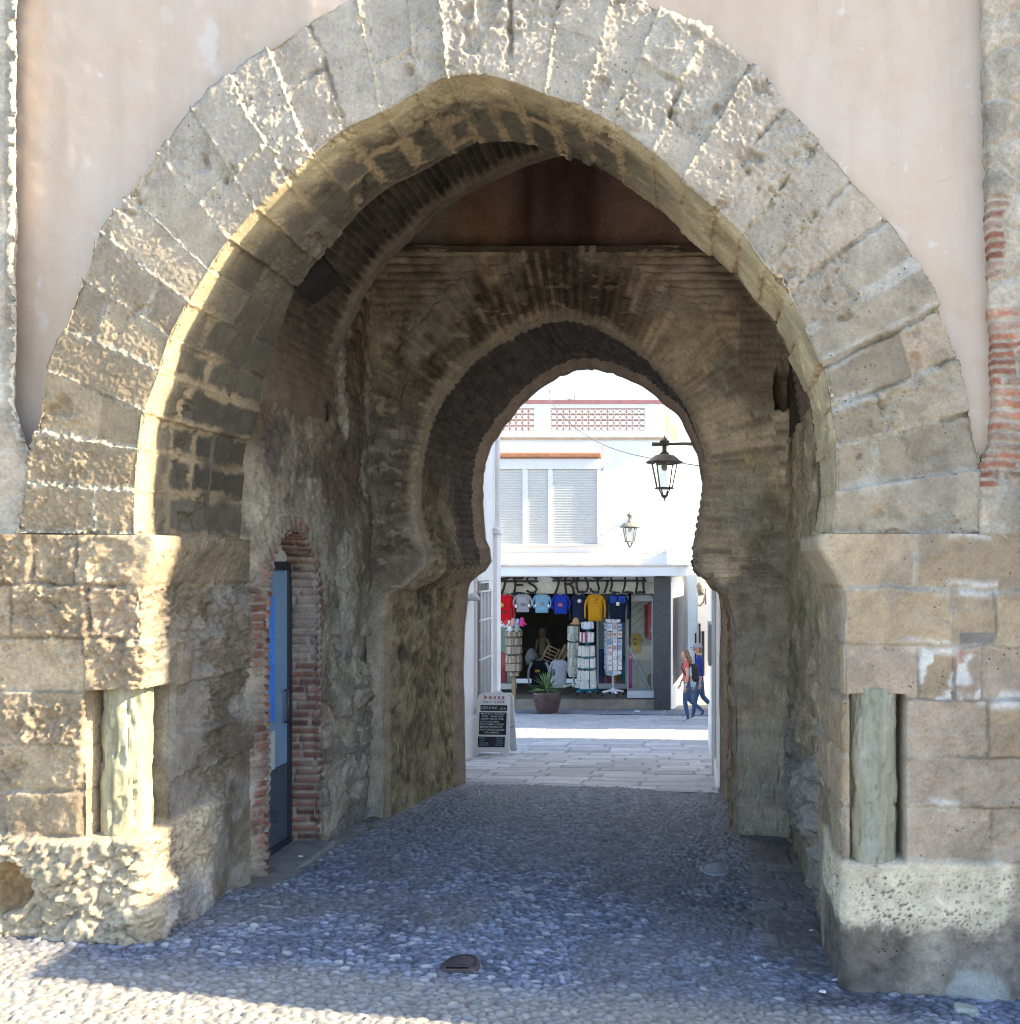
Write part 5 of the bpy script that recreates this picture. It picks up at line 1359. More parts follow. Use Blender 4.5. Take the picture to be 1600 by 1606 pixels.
sweatshirt(845.5, 1034, 1080, 36, (.012, .013, .015), 'black sweatshirt with white sleeve stripes on a board in the shop doorway', YS + .75, .95, [(-2, 18, 8, 5, (.55, .30, .06)), (-2, 18.5, 4, 2.5, (.03, .03, .03))], 8, group='shirts standing in the shop doorway', sleeve_col=(.30, .30, .31))
sweatshirt(877, 1034, 1079, 34, (.42, .42, .45), 'light grey t-shirt with a dark print on a board in the shop doorway', YS + .72, .8, [(-9, 20, 6, 11, (.12, .13, .16)), (-9, 19, 3.5, 7, (.40, .40, .43))], 9, group='shirts standing in the shop doorway', short=True, name='t_shirt', cat='t-shirt')
sweatshirt(998.5, 993, 1024, 20, (.52, .36, .012), 'yellow t-shirt with dark print hanging in the right display window', YW + .25, .6, [(-2, 9, 5, 4, (.2, .14, .03)), (-2, 15, 4, 5, (.25, .17, .03))], 10, group='goods in the display windows', short=True, name='t_shirt', cat='t-shirt')
# sides of the black shirt's stripes
# long red bag in the right window
o = thing('hanging_bag', q(1017, 1003, YW), 'long shiny red bag hanging in the right display window', 'bag', 'goods in the display windows')
m = MB(); m.color(.50, .035, .03); a_, b_ = q(1015.5, 1003, YW + .2), q(1024.5, 946, YW + .2); m.box((a_[0], YW + .12, a_[2]), (b_[0], YW + .3, b_[2]), bev=.03); m.build('front', paint_mat('red_vinyl', (.50, .035, .03), .25, var=.15), o)
m = MB(); m.color(.20, .012, .015); a_, b_ = q(1011, 1000, YW + .2), q(1015.2, 948, YW + .2); m.box((a_[0], YW + .15, a_[2]), (b_[0], YW + .3, b_[2]), bev=.02); m.build('side', M_vcol, o)
m = MB(); m.color(.75, .72, .7); a_, b_ = q(1020.5, 991.5, YW + .1), q(1024, 986, YW + .1); m.box((a_[0], YW + .105, a_[2]), (b_[0], YW + .117, b_[2])); m.build('tag', M_vcol, o)

# boards and toys behind the glass
def plank(name, label, cat, p0, p1, wpx, th, colr, Y, cols=None, tip=True, group='goods in the display windows', pat=None):
    o = thing(name, q(*p1, Y), label, cat, group)
    a_, b_ = q(*p0, Y), q(*p1, Y); d = (b_ - a_); Ln = np.linalg.norm(d); d /= Ln; s_ = np.array([d[2], 0, -d[0]]); w_ = wpx / 57.25 / 2
    ts = np.linspace(0, 1, 15); ws = w_ * (np.clip(1 - (1 - np.clip(ts / .22, 0, 1)) ** 2, .05, 1) ** .5 if tip else np.ones(15))
    V = []
    for t, ww in zip(ts, ws):
        c_ = a_ + d * Ln * t
        for sg, dy in ((-1, 0), (-.6, -th / 2), (.6, -th / 2), (1, 0), (.6, th / 2), (-.6, th / 2)): V.append(c_ + s_ * sg * ww + np.array([0, dy, 0]))
    m = MB(); m.color(*colr)
    m.add(V, [[i * 6 + j, i * 6 + (j + 1) % 6, (i + 1) * 6 + (j + 1) % 6, (i + 1) * 6 + j] for i in range(14) for j in range(6)] + [list(range(6))[::-1], [84 + j for j in range(6)]], smooth=True)
    m.build('body', M_card if pat else M_vcol, o)
    return o
o = plank('foam_tube', 'upright bright pink foam tube in the right display window', 'tube', (988.3, 1022), (988.3, 1083), 7.5, .11, (.62, .10, .44), YW + .12, tip=False)
m = MB(); m.color(.72, .50, .66); a_, b_ = q(984.6, 1031, YW + .12), q(992, 1029, YW + .12); m.box((a_[0] - .004, YW + .055, a_[2]), (b_[0] + .004, YW + .185, b_[2])); m.build('band', M_vcol, o)
m = MB(); m.color(.42, .06, .36); a_, b_ = q(984.6, 1083, YW + .12), q(992, 1060, YW + .12); m.box((a_[0] - .003, YW + .057, a_[2]), (b_[0] + .003, YW + .06, b_[2])); m.build('sticker', M_vcol, o)
plank('bodyboard', 'pale speckled paddle board leaning diagonally in the right display window', 'board', (987, 1015), (1021, 1085), 5.5, .05, (.52, .57, .60), YW + .06, pat=1)
plank('wooden_oar', 'thin bare stick leaning behind the speckled board', 'stick', (993, 1030), (1001, 1083), 1.0, .02, (.55, .52, .45), YW + .3, tip=False)
plank('wooden_oar', 'pale slim pole leaning in the middle of the right display window', 'stick', (1000, 1035), (999, 1082), 1.1, .02, (.50, .48, .42), YW + .35, tip=False)
plank('teal_board', 'teal bodyboard with a rounded top behind the postcard rack', 'board', (978, 1028), (979.5, 1076), 13, .06, (.035, .22, .27), YW2 + .25)
plank('orange_bucket', 'orange beach bucket low behind the postcard rack', 'bucket', (967, 1058), (965.5, 1076), 9, .12, (.62, .20, .015), YW2 + .22, tip=False)
plank('red_toy_box', 'dark red patterned box low behind the postcard rack', 'box', (954, 1058), (954, 1076), 9, .12, (.30, .03, .04), YW2 + .24, tip=False, pat=1)
plank('folded_towel', 'dark blue towel hanging behind the tea towel rack', 'towel', (943, 1018), (943, 1076), 11, .08, (.022, .045, .16), YW2 + .27, tip=False)
plank('straw_basket', 'round straw coloured basket at the foot of the right display window', 'basket', (1022, 1056), (1020, 1082), 12, .2, (.36, .22, .10), YW + .45)
plank('red_surfboard', 'bright red board standing in the left display window', 'board', (787.5, 1022), (787, 1073), 17, .07, (.58, .04, .07), YS + .5)
o = thing('fish_sign', q(779, 1063, YS + .2), 'small pointed dark sign with a white and red rim in front of the red board', 'sign')
m = MB(); m.color(.72, .70, .72)
eye = [(771, 1057), (777, 1057.5), (782, 1060), (785.5, 1063.5), (782, 1067), (777, 1069.5), (771, 1070)]
for pl, dy, cl, nm in ((eye, .0, (.75, .70, .72), 'rim'), ([(771, 1059.5), (777, 1060), (781.5, 1063.5), (777, 1067), (771, 1067.5)], .03, (.05, .045, .06), 'face')):
    m = MB(); m.color(*cl); Pq = [q(x, y, YS + .1) for x, y in pl]; m.prism([(p_[0], p_[2]) for p_ in Pq], YS + .1 - dy, YS + .13 - dy); m.build(nm, M_vcol, o)

# clutter further inside the shop: slatted boards and a light bundle
def inside(name, label, cat, x0, y0, x1, y1, r, colr, Y, n=6):
    o = thing(name, q(x1, y1, Y), label, cat, 'goods inside the doorway'); m = MB(); m.color(*colr); m.tube([tuple(q(x0, y0, Y)), tuple(q(x1, y1, Y))], r, n); m.build('stick', M_wood, o); return o
Yi = YS + 1.1
o = thing('wooden_rack', q(862, 1040, Yi), 'tilted wooden rack of slats standing behind the black sweatshirt', 'rack')
m = MB(); m.color(.22, .13, .07)
for (x0, y0, x1, y1) in ((862, 1010, 846, 1040), (878, 1018, 866, 1044)): m.tube([tuple(q(x0, y0, Yi)), tuple(q(x1, y1, Yi))], .035, 6)
m.build('frame', M_wood, o)
for i in range(5):
    t = i / 4; m = MB(); m.tube([tuple(q(862 - 12 * t, 1013 + 20 * t, Yi - .05)), tuple(q(877 - 10 * t, 1020 + 20 * t, Yi - .05))], .05, 6, squash=.4); m.build('slat', M_wood, o)
inside('walking_stick', 'pale wooden stick leaning above the grey t-shirt', 'stick', 887.5, 1011, 875, 1036, .045, (.5, .36, .2), Yi)
o = thing('wooden_rack', q(890, 1035, Yi), 'flat brown board leaning beside the pale stick', 'board')
m = MB(); pl = [(890, 1012), (894, 1022), (884, 1036), (876, 1034)]; m.prism([tuple(q(x, y, Yi + .2)[[0, 2]]) for x, y in pl], Yi + .15, Yi + .2); m.build('board', M_wood, o)
o = thing('cloth_bundle', q(835, 1042, Yi), 'pale crumpled bundle of cloth in the dark doorway', 'bundle')
cloth_grid('cloth', [(829, 1018), (836, 1016), (843, 1026), (845, 1034), (836, 1040), (826, 1044), (823, 1030)], Yi + .3, .3, (.22, .22, .22), o, 21)

# ------------------------------------------------------------------ display racks
def wheels(mb_parent, c, r, n=4, rad=.045, ph=.4):
    for i in range(n):
        a_ = 2 * math.pi * i / n + ph; m = MB(); m.lathe([(.005, -.02), (rad, -.02), (rad, .02), (.005, .02)], (0, 0, 0), 10)
        m.v = [(c[0] + r * math.cos(a_) + v[2], c[1] + r * math.sin(a_) + v[0], c[2] + rad + v[1]) for v in m.v]; m.build('wheel', M_black, mb_parent)


def rack(name, label, cxp, Y, ybase, tiers, basecol, polecol, foot=True):
    b = q(cxp, ybase, Y); o = thing(name, b, label, 'display rack', 'turning racks at the shop door')
    ztop = q(cxp, tiers[0][0], Y)[2]
    m = MB(); m.color(*polecol); m.tube([tuple(b + np.array([0, 0, .06])), (b[0], b[1], ztop)], .028, 8); m.build('pole', M_vcol, o)
    if foot:
        m = MB(); m.color(*basecol)
        for i in range(4):
            a_ = math.pi / 2 * i + .4; m.tube([(b[0], b[1], b[2] + .16), (b[0] + .30 * math.cos(a_), b[1] + .30 * math.sin(a_), b[2] + .10)], .035, 6)
        m.lathe([(.06, .08), (.08, .14), (.04, .2)], tuple(b), 10); m.build('base', M_vcol, o); wheels(o, b, .30)
    for ti, (y0, y1, wpx, ncol, pal, sides, tiltt) in enumerate(tiers):
        z0, z1 = q(0, y1, Y)[2], q(0, y0, Y)[2]; R_ = wpx / 57.25 / 2
        m = MB(); m.color(.10, .09, .085) if pal == 'brown' else m.color(*basecol)
        m.lathe([(R_ * .95, z0 - .02), (R_ * .95, z0 + .0), (R_ * .80, z0 + .01)], (b[0], b[1], 0), sides * 2, smooth=False); m.build('shelf_ring', M_vcol, o)
        m = MB()
        for s_ in range(sides):
            a0 = 2 * math.pi * s_ / sides - math.pi / 2 + .35
            Mx = Matrix.Translation((b[0], b[1], 0)) @ Matrix.Rotation(a0 + math.pi / 2, 4, 'Z')
            wside = 2 * R_ * math.tan(math.pi / sides)
            for k in range(ncol):
                u0 = -wside / 2 + wside * (k + .06) / ncol; u1 = -wside / 2 + wside * (k + .94) / ncol
                if pal == 'brown': cl = np.array([.36, .28, .20]) * (.4 + rng.random())
                elif pal == 'towel': cl = np.array([.58, .56, .51]) * (.82 + .25 * rng.random())
                elif pal == 'white': cl = np.array([.55, .56, .60]) * (.75 + .4 * rng.random())
                elif pal == 'green': cl = np.array([.44, .45, .38]) * (.55 + .7 * rng.random())
                elif pal == 'red': cl = np.array([.62, .60, .60]) if rng.random() > .25 else np.array([.35, .05, .09])
                else:
                    cl = np.array([[.56, .58, .62], [.30, .42, .60], [.62, .61, .60], [.50, .48, .47], [.20, .30, .42], [.52, .36, .32], [.60, .60, .62]][rng.integers(7)])
                dz0 = (z1 - z0) * (.08 * rng.random()); m.color(*cl)
                lean_ = tiltt * (z1 - z0)
                V = [Mx @ Vector(p_) for p_ in ((u0, -R_ * .93 - .0, z0 + .01), (u1, -R_ * .93, z0 + .01), (u1, -R_ * .93 + lean_, z1 - dz0), (u0, -R_ * .93 + lean_, z1 - dz0), (u0, -R_ * .93 + .012, z0 + .01), (u1, -R_ * .93 + .012, z0 + .01), (u1, -R_ * .93 + .012 + lean_, z1 - dz0), (u0, -R_ * .93 + .012 + lean_, z1 - dz0))]
                m.add([v[:] for v in V], [(0, 1, 2, 3), (4, 7, 6, 5), (0, 4, 5, 1), (3, 2, 6, 7), (0, 3, 7, 4), (1, 5, 6, 2)])
                if pal == 'mix' and (z1 - z0) > .15:       # a printed picture on each card
                    m.color(*(np.array([[.16, .30, .52], [.35, .20, .16], [.18, .22, .24], [.45, .47, .50]][rng.integers(4)])))
                    e = .2; V = [Mx @ Vector((u0 + (u1 - u0) * fu, -R_ * .93 - .004 + lean_ * fz, z0 + (z1 - z0) * fz)) for fu, fz in ((e, .3), (1 - e, .3), (1 - e, .75), (e, .75))]; m.add([v[:] for v in V], [(0, 1, 2, 3)])
        m.build('cards', M_card, o)
    return o


YR = YS + .10
o = rack('keyring_rack', 'brown turning rack hung with rows of pale keyrings at the left of the shop door', 806, YR, 1096, [(990, 998, 25, 4, 'brown', 6, .0)] + [(y, y + 12, 24.5, 6, 'brown', 6, .05) for y in (1000, 1013, 1027, 1040)] + [(1053, 1060, 17, 4, 'brown', 6, .1)], (.12, .08, .05), (.34, .26, .16), foot=False)
m = MB(); m.color(.38, .30, .20); b = q(806, 1096, YR); m.box((b[0] - .05, b[1] - .05, b[2]), (b[0] + .05, b[1] + .05, b[2] + .66)); m.build('post', M_wood, o)
rc_ = [(.65, .63, .63), (.55, .05, .06), (.70, .70, .70), (.68, .66, .65), (.60, .28, .24), (.28, .42, .66), (.60, .06, .22), (.30, .33, .28)]
for i, (x, y) in enumerate(((789, 979), (795, 976), (799, 982), (801, 988), (805, 979), (812, 980), (819, 978), (811, 987))):
    o = thing('plush_toy', q(x, y, YR), ['white plush toy at the left end on top of the keyring rack', 'red plush toy on top of the keyring rack', 'white plush toy between the red and pink toys', 'white plush toy hanging lowest from the rack top', 'salmon pink plush toy in the middle of the rack top', 'light blue plush toy on the rack top', 'crimson plush toy at the right end of the rack top', 'olive green plush toy under the blue one'][i], 'toy', 'plush toys on the keyring rack')
    m = MB(); m.color(*rc_[i]); c = q(x, y, YR - .02 * i)
    m.lathe([(.01, -.09), (.06, -.07), (.085, -.01), (.07, .05), (.055, .08), (.06, .12), (.04, .16), (.01, .175)], tuple(c), 10); m.build('body', M_cloth, o)
    m = MB(); m.color(*[v * .8 for v in rc_[i]])
    for sg in (-1, 1): m.tube([(c[0] + sg * .05, c[1] - .03, c[2] + .03), (c[0] + sg * .13, c[1] - .05, c[2] - .03)], [.03, .022], 6)
    m.build('arms', M_cloth, o)
rack('magnet_rack', 'narrow turning rack of small pale magnets with a straw hat on top', 900, YR + .1, 1082, [(y, y + 12, 19, 3, 'green', 6, .05) for y in (981, 992, 1007, 1019, 1031, 1043)] + [(1054, 1060, 16, 3, 'green', 6, .1)], (.48, .46, .42), (.4, .4, .38))
o = thing('straw_hat', q(904, 979, YR), 'straw sun hat sitting on top of the magnet rack', 'hat')
m = MB(); m.color(.40, .25, .11); c = q(904, 979, YR); m.lathe([(.165, .0), (.17, .02), (.11, .045), (.105, .10), (.09, .16), (.05, .19), (.005, .195)], tuple(c), 18); m.build('straw', M_cloth, o)
rack('tea_towel_rack', 'turning rack of cream tea towels on a blue wheeled base', 921.5, YR - .25, 1090, [(975, 986, 17, 3, 'white', 4, .0), (991, 1007, 21, 3, 'red', 5, .0), (1012, 1029, 25, 2, 'towel', 5, .04), (1031, 1047, 27, 2, 'towel', 5, .04), (1050, 1066, 29, 2, 'towel', 5, .12), (1063, 1079, 31, 2, 'towel', 5, .12)], (.03, .22, .30), (.04, .20, .27))
rack('postcard_rack', 'white turning postcard rack on a white wheeled base', 961.5, YR - .25, 1091, [(971, 976, 20, 2, 'white', 4, 0)] + [(y, y + 10, 24, 3, 'mix', 4, .02) for y in (977.5, 989.5, 1001, 1010)] + [(y, y + 7.5, 24, 3, 'mix', 4, .03) for y in (1019, 1027, 1035, 1043)] + [(1051, 1057, 22, 3, 'mix', 4, .1)], (.66, .66, .67), (.66, .66, .67))

# ------------------------------------------------------------------ potted plant in the street
Yp = 24.9; cp_ = px(858.5, 1119, Yp); cp_[2] = ground(cp_[0], Yp) + .025
o = thing('potted_yucca', cp_, 'spiky green yucca in a round brown glazed pot on the pavement', 'potted plant')
k = 60.
M_pot = paint_mat('brown_glaze', (.085, .050, .042), rough=.3, var=.3, scale=6, bump=.05, spec=.5)
m = MB(); m.lathe([(.005, 0), (15 / k, 0), (16 / k, .02), (19 / k, .18), (21.5 / k, .34), (22.2 / k, .42), (21.5 / k, .50), (22 / k, .53), (20.5 / k, .545), (19 / k, .50), (.005, .49)], tuple(cp_), 36); m.build('pot', M_pot, o)
m = MB(); m.color(.16, .12, .07); m.lathe([(.005, .50), (18.6 / k, .505), (18.6 / k, .515), (.005, .53)], tuple(cp_), 24); m.build('soil', M_vcol, o)
m = MB(); r2 = np.random.default_rng(5)
for i in range(58):
    az = r2.random() * 2 * math.pi; el = math.radians(8 + 78 * r2.random()); L_ = .46 + .16 * r2.random(); w_ = .022 + .010 * r2.random()
    b0_ = cp_ + np.array([0, 0, .53 + .12 * r2.random()])
    dirv = np.array([math.cos(az) * math.cos(el), math.sin(az) * math.cos(el), math.sin(el)]); side_ = np.array([-math.sin(az), math.cos(az), 0])
    m.color(*(np.array([.13, .22, .075]) * (.6 + .8 * r2.random()) + (.05 * (r2.random() > .8))))
    V = []
    for t in np.linspace(0, 1, 6):
        c_ = b0_ + dirv * L_ * t + np.array([0, 0, -.16 * t * t * math.cos(el)]); ww = w_ * (1 - t ** 2.2) * (.55 + t * .9 if t < .5 else 1)
        up_ = np.cross(side_, dirv) * .35 * ww
        V += [c_ - side_ * ww + up_, c_, c_ + side_ * ww + up_]
    m.add(V, [[3 * a_ + j, 3 * a_ + j + 1, 3 * a_ + j + 4, 3 * a_ + j + 3] for a_ in range(5) for j in (0, 1)], smooth=True)
m.build('leaves', paint_mat('yucca_leaf', (.1, .2, .05), rough=.45, var=.2, attr=True, scale=7), o, recalc=False)

# ------------------------------------------------------------------ sandwich board
Yb = 13.45; pb = px(771, 1187, Yb); pb[2] = ground(pb[0], Yb) + .008
SB = thing('sandwich_board', pb, 'white cafe sandwich board with three chalk panels standing by the left house', 'sign')
kx = F / Yb
Wb, Hb = 54 / kx, 98 / kx
M_bd = paint_mat('board_plastic', (.70, .70, .71), rough=.45, var=.05)
M_chalkb = paint_mat('blackboard', (.013, .016, .022), rough=.5, var=.4, scale=10)
TB = Matrix.Translation(Vector(pb)) @ Matrix.Rotation(math.radians(-4), 4, 'Z') @ Matrix.Rotation(math.radians(-7), 4, 'X')
h_ = Wb / 2
out = [(-h_ * 1.03, 0), (-h_ * .80, -.0), (-h_ * .68, .035), (-h_ * .50, .055), (h_ * .45, .055), (h_ * .60, .035), (h_ * .72, 0), (h_ * 1.0, 0), (h_ * 1.03, .03), (h_ * .96, Hb * .9), (h_ * .90, Hb * .96), (h_ * .78, Hb * .985), (h_ * .35, Hb * .985), (h_ * .25, Hb * 1.01), (-h_ * .25, Hb * 1.01), (-h_ * .35, Hb * .985), (-h_ * .78, Hb * .985), (-h_ * .90, Hb * .96), (-h_ * .96, Hb * .9), (-h_ * 1.06, .03)]
def on_board(mb, T): mb.v = [(T @ Vector(v))[:] for v in mb.v]; return mb
m = MB(); m.prism(out, 0, .028); front = on_board(m, TB).build('front_board', M_bd, SB, bev=.006)
TB2 = Matrix.Translation(Vector(pb) + Vector((.045, .34, 0))) @ Matrix.Rotation(math.radians(-4), 4, 'Z') @ Matrix.Rotation(math.radians(9), 4, 'X')
m = MB(); m.prism(out, 0, .028); on_board(m, TB2).build('rear_board', M_bd, SB, bev=.006)
m = MB(); m.color(.3, .3, .3)
for sg in (-1, 1): m.tube([(sg * h_ * .9, .02, Hb * .45), (sg * h_ * .9 + .03, .32, Hb * .45)], .008, 6)
on_board(m, TB).build('stay', M_vcol, SB)
yb = lambda y: (1187 - y) / kx
pan = []
for (x0, x1, y0, y1) in ((751.3, 794, 1108.2, 1117.2), (750, 793.5, 1119.5, 1154.3), (749, 792, 1157.2, 1173.6)):
    m = MB(); m.box(((x0 - 771.5) / kx, -.006, yb(y1)), ((x1 - 771.5) / kx, .001, yb(y0))); pan.append(on_board(m, TB).build('chalk_panel', M_chalkb, SB))


def text_mesh(name, body, size, T, colr, parent, bold=0.0, shear=0.0, sx=1.0):
    cu = bpy.data.curves.new(name, 'FONT'); cu.body = body; cu.size = size; cu.align_x = 'LEFT'; cu.extrude = .0012; cu.offset = bold; cu.shear = shear; cu.resolution_u = 3
    t = bpy.data.objects.new(name, cu); COL.objects.link(t)
    dg = bpy.context.evaluated_depsgraph_get(); me = bpy.data.meshes.new_from_object(t.evaluated_get(dg)); bpy.data.objects.remove(t)
    w_ = max((v.co.x for v in me.vertices), default=1)
    me.transform(T @ Matrix.Rotation(math.radians(90), 4, 'X') @ Matrix.Diagonal((sx / w_ if sx else 1, 1, 1, 1)))
    me.materials.clear(); me.materials.append(colr); me.name = name
    return link(bpy.data.objects.new(name, me), parent)


M_redl = paint_mat('red_lettering', (.36, .045, .07), .5); M_greyl = paint_mat('grey_lettering', (.10, .10, .12), .5); M_chalk = paint_mat('chalk', (.52, .54, .56), .95, var=.45, scale=60); M_chalk2 = paint_mat('blue_chalk', (.22, .32, .38), .95, var=.4, scale=60)
def on_text(par, body, x, y, wpx, hpx, mat, bold=0.0, shear=0.0):
    T = TB @ Matrix.Translation(((x - 771.5) / kx, -.008, yb(y)))
    return text_mesh('lettering', body, hpx / kx / .70, T, mat, par, bold, shear, wpx / kx)
on_text(front, 'b o s s a', 756.5, 1098.6, 33, 6.4, M_redl, .0016)
on_text(front, 'b a r \u00b7 c a f \u00e9', 756, 1104.6, 33.2, 3.9, M_greyl, .0008)
on_text(pan[0], 'DESAYUNO', 752.6, 1114.6, 26, 4.2, M_chalk, .0002, .1); on_text(pan[0], '1/2.50', 781.5, 1115.5, 11, 3.8, M_chalk, .0002, .2)
for i, (tx, x, w_) in enumerate((('MARTES A TRIANGO', 752.5, 38), ('2CTA   DE MONEY', 753.5, 36), ('HAPPY HOUR 17:00', 752, 37), ('COSTA LAS PLAYAS', 751.5, 30), ('DULCE LIMA COPETES', 751.5, 38), ('MOJITO BUENO SI', 751.2, 36), ('PAN TOMATE-CARNES', 751, 40), ('CALAMAR', 758, 24))):
    on_text(pan[1], tx, x, 1122.9 + i * 4.15, w_, 2.7, M_chalk, .0002, .15)
for i, (tx, x, w_) in enumerate((('HORA', 751, 10), ('CAVA', 778, 11), ('DIA', 753, 6), ('VINO', 778, 10), ('TODOS LOS', 750.5, 15), ('TAPAS', 777, 12), ('CERVEZAS', 750, 16), ('DE CASA', 776.5, 12))):
    on_text(pan[2], tx, x, 1161 + (i // 2) * 3.5, w_, 2.4, M_chalk2, .0001, .1)

# ------------------------------------------------------------------ covers, litter
def cover(name, label, xp, yp, Y, rx, ry, colr, half=False):
    c = px(xp, yp, Y); z = float(ground(c[0], Y)) + .022; o = thing(name, (c[0], Y, z), label, 'cover')
    m = MB(); m.color(*colr)
    prof = [(1.0, -.04), (1.0, .006), (.93, .010), (.88, .004), (.80, .007), (.01, .008)]
    m.lathe(prof, (0, 0, 0), 40); m.v = [(c[0] + v[0] * rx, Y + max(v[1], -.55 if half else -9) * ry, z + v[2]) for v in m.v]; m.build('lid', M_coverm, o)
    m = MB(); m.color(*[v * 1.5 for v in colr]); m.lathe([(1.06, -.04), (1.12, -.02), (1.12, .000), (1.02, .002)], (0, 0, 0), 40); m.v = [(c[0] + v[0] * rx, Y + max(v[1], -.60 if half else -9) * ry, z + v[2]) for v in m.v]; m.build('rim', M_coverm, o)
M_coverm = stone_mat('cast_cover', bump=.2, scale=60, var=.25, rough=.55, spec=.4)
cover('drain_cover', 'rusty dark half round drain cover set in the pebbles near the camera', 722, 1543, 4.66, .083, .105, (.055, .043, .045), True)
cover('manhole_cover', 'pale grey oval cover in the pebbles towards the right wall', 1122, 1380, 6.83, .10, .13, (.19, .21, .25))
cover('manhole_cover', 'small pale ring shaped cover in the pebbles near the far end of the passage', 736, 1264, 9.25, .085, .20, (.20, .20, .20))
def litter(label, xp, yp, Y, s_, colr=(.7, .7, .72), name='paper_scrap', seed=1):
    c = px(xp, yp, Y); z = float(ground(c[0], Y)) + .03; r3 = np.random.default_rng(seed)
    m = MB(); m.color(*colr); k_ = 7
    V = [(c[0], Y, z + s_ * .18)] + [(c[0] + s_ * (.6 + .6 * r3.random()) * math.cos(t), Y + s_ * .7 * (.6 + .6 * r3.random()) * math.sin(t), z + s_ * .3 * r3.random()) for t in np.linspace(0, 2 * math.pi, k_, endpoint=False)]
    V += [(v[0], v[1], v[2] - .004) for v in V]
    m.add(V, [[0, i + 1, (i + 1) % k_ + 1] for i in range(k_)] + [[k_ + 1, k_ + 1 + (i + 1) % k_ + 1, k_ + 2 + i] for i in range(k_)] + [[i + 1, k_ + 2 + i, k_ + 2 + (i + 1) % k_, (i + 1) % k_ + 1] for i in range(k_)])
    tag(m.build(name, M_vcol, None), label, 'litter')
litter('crumpled white scrap at the foot of the right pier corner', 1310, 1527, 4.80, .018, seed=2)
litter('flat white paper scrap on the pebbles in front of the right pier', 1290, 1557, 4.63, .024, seed=3)
litter('tiny white scrap in the gutter along the right wall', 1272, 1452, 5.55, .013, seed=4)
litter('long white scrap against the right wall gutter', 1296, 1462, 5.45, .013, seed=5)
litter('white scrap lying beside the blue door step', 471, 1342, 6.45, .02, seed=6)
litter('white paper scrap on the slate pavement by the granite pillar', 999, 1116, 25.1, .10, seed=7)
o = thing('flat_stone', px(1515, 1565, 4.5), 'pale flat pointed stone lying by the foot of the right pier', 'stone')
m = MB(); m.color(.36, .39, .34); c = px(1513, 1563, 4.55); z = float(ground(c[0], 4.55)); pl = [(-.055, -.03), (.03, -.045), (.065, -.02), (.03, .03), (-.04, .05)]
m.prism([(c[0] + a_, 4.55 + b_) for a_, b_ in pl], z - .01, z + .045, 'xy'); m.build('stone', M_coverm, o, bev=.012)
# ------------------------------------------------------------------ people (walking to the left, seen from their left side)
M_skin = paint_mat('skin', (.50, .30, .22), rough=.55, var=.08, scale=20, bump=.03)
M_denim = paint_mat('denim', (.045, .085, .18), rough=.9, var=.25, scale=14, bump=.3, bscale=50)
M_hair = paint_mat('brown_hair', (.20, .115, .06), rough=.6, var=.35, scale=40, bump=.5, bscale=120)


def skin_body(name, pts, edges, mat, parent, root=0, sub=2):
    me = bpy.data.meshes.new(name); me.from_pydata([p_[:3] for p_ in pts], edges, []); me.materials.append(mat)
    o = bpy.data.objects.new(name, me); COL.objects.link(o)
    mod = o.modifiers.new('skin', 'SKIN'); mod.use_smooth_shade = True; mod.branch_smoothing = .6
    for i, v in enumerate(me.skin_vertices[0].data):
        r = pts[i][3]; v.radius = (r if np.isscalar(r) else r[0], r if np.isscalar(r) else r[1]); v.use_root = (i == root)
    s = o.modifiers.new('sub', 'SUBSURF'); s.levels = sub; s.render_levels = sub
    dg = bpy.context.evaluated_depsgraph_get(); m2 = bpy.data.meshes.new_from_object(o.evaluated_get(dg)); bpy.data.objects.remove(o)
    m2.name = name; m2.polygons.foreach_set('use_smooth', np.ones(len(m2.polygons), bool))
    return m2


def place(me, name, parent, T):
    me.transform(T); return link(bpy.data.objects.new(name, me), parent)


def head_mesh(name, mat):
    """head looking along -X: skull, brow, nose, lips, chin, ear; centre at the ear line"""
    bm = bmesh.new(); bmesh.ops.create_uvsphere(bm, u_segments=32, v_segments=24, radius=1)
    for v in bm.verts:
        x, y, z = v.co
        X, Yv, Z = x * .098, y * .076, z * .118
        f = max(0, -x)
        if z < 0: Yv *= 1 + z * .28; X = X * (1 + z * .18) - (f ** 2) * z * -.0
        if f > .6:
            w_ = (f - .6) / .4
            X += .010 * w_                                           # flatten the face
            X -= .026 * math.exp(-((z + .12) / .14) ** 2 - (y / .16) ** 2)     # nose
            X -= .010 * math.exp(-((z + .46) / .10) ** 2 - (y / .3) ** 2)      # lips
            X -= .014 * math.exp(-((z + .80) / .16) ** 2 - (y / .35) ** 2)     # chin
            X -= .007 * math.exp(-((z - .22) / .10) ** 2 - (y / .6) ** 2)      # brow
            X += .010 * math.exp(-((z - .06) / .09) ** 2) * (math.exp(-((abs(y) - .38) / .15) ** 2))  # eye sockets
        v.co = (X, Yv, Z)
    for s in (-1, 1):
        r = bmesh.ops.create_uvsphere(bm, u_segments=10, v_segments=8, radius=1)
        for v in r['verts']: v.co = (v.co.x * .022 + .012, v.co.y * .010 + s * .076, v.co.z * .032 - .010)
    me = bpy.data.meshes.new(name); bm.to_mesh(me); bm.free(); me.materials.append(mat)
    me.polygons.foreach_set('use_smooth', np.ones(len(me.polygons), bool)); return me


def hand_pts(base, d, side, curl=.35):
    """palm and five fingers as skin points, starting at the wrist"""
    base = np.array(base); d = np.array(d) / np.linalg.norm(d); s = np.array(side); fwd = np.cross(d, s)
    return base, d, s, fwd


def person(label, at, T, top_mat, leg_mat, spec):
    o = thing('person', at, label, 'person')
    return o


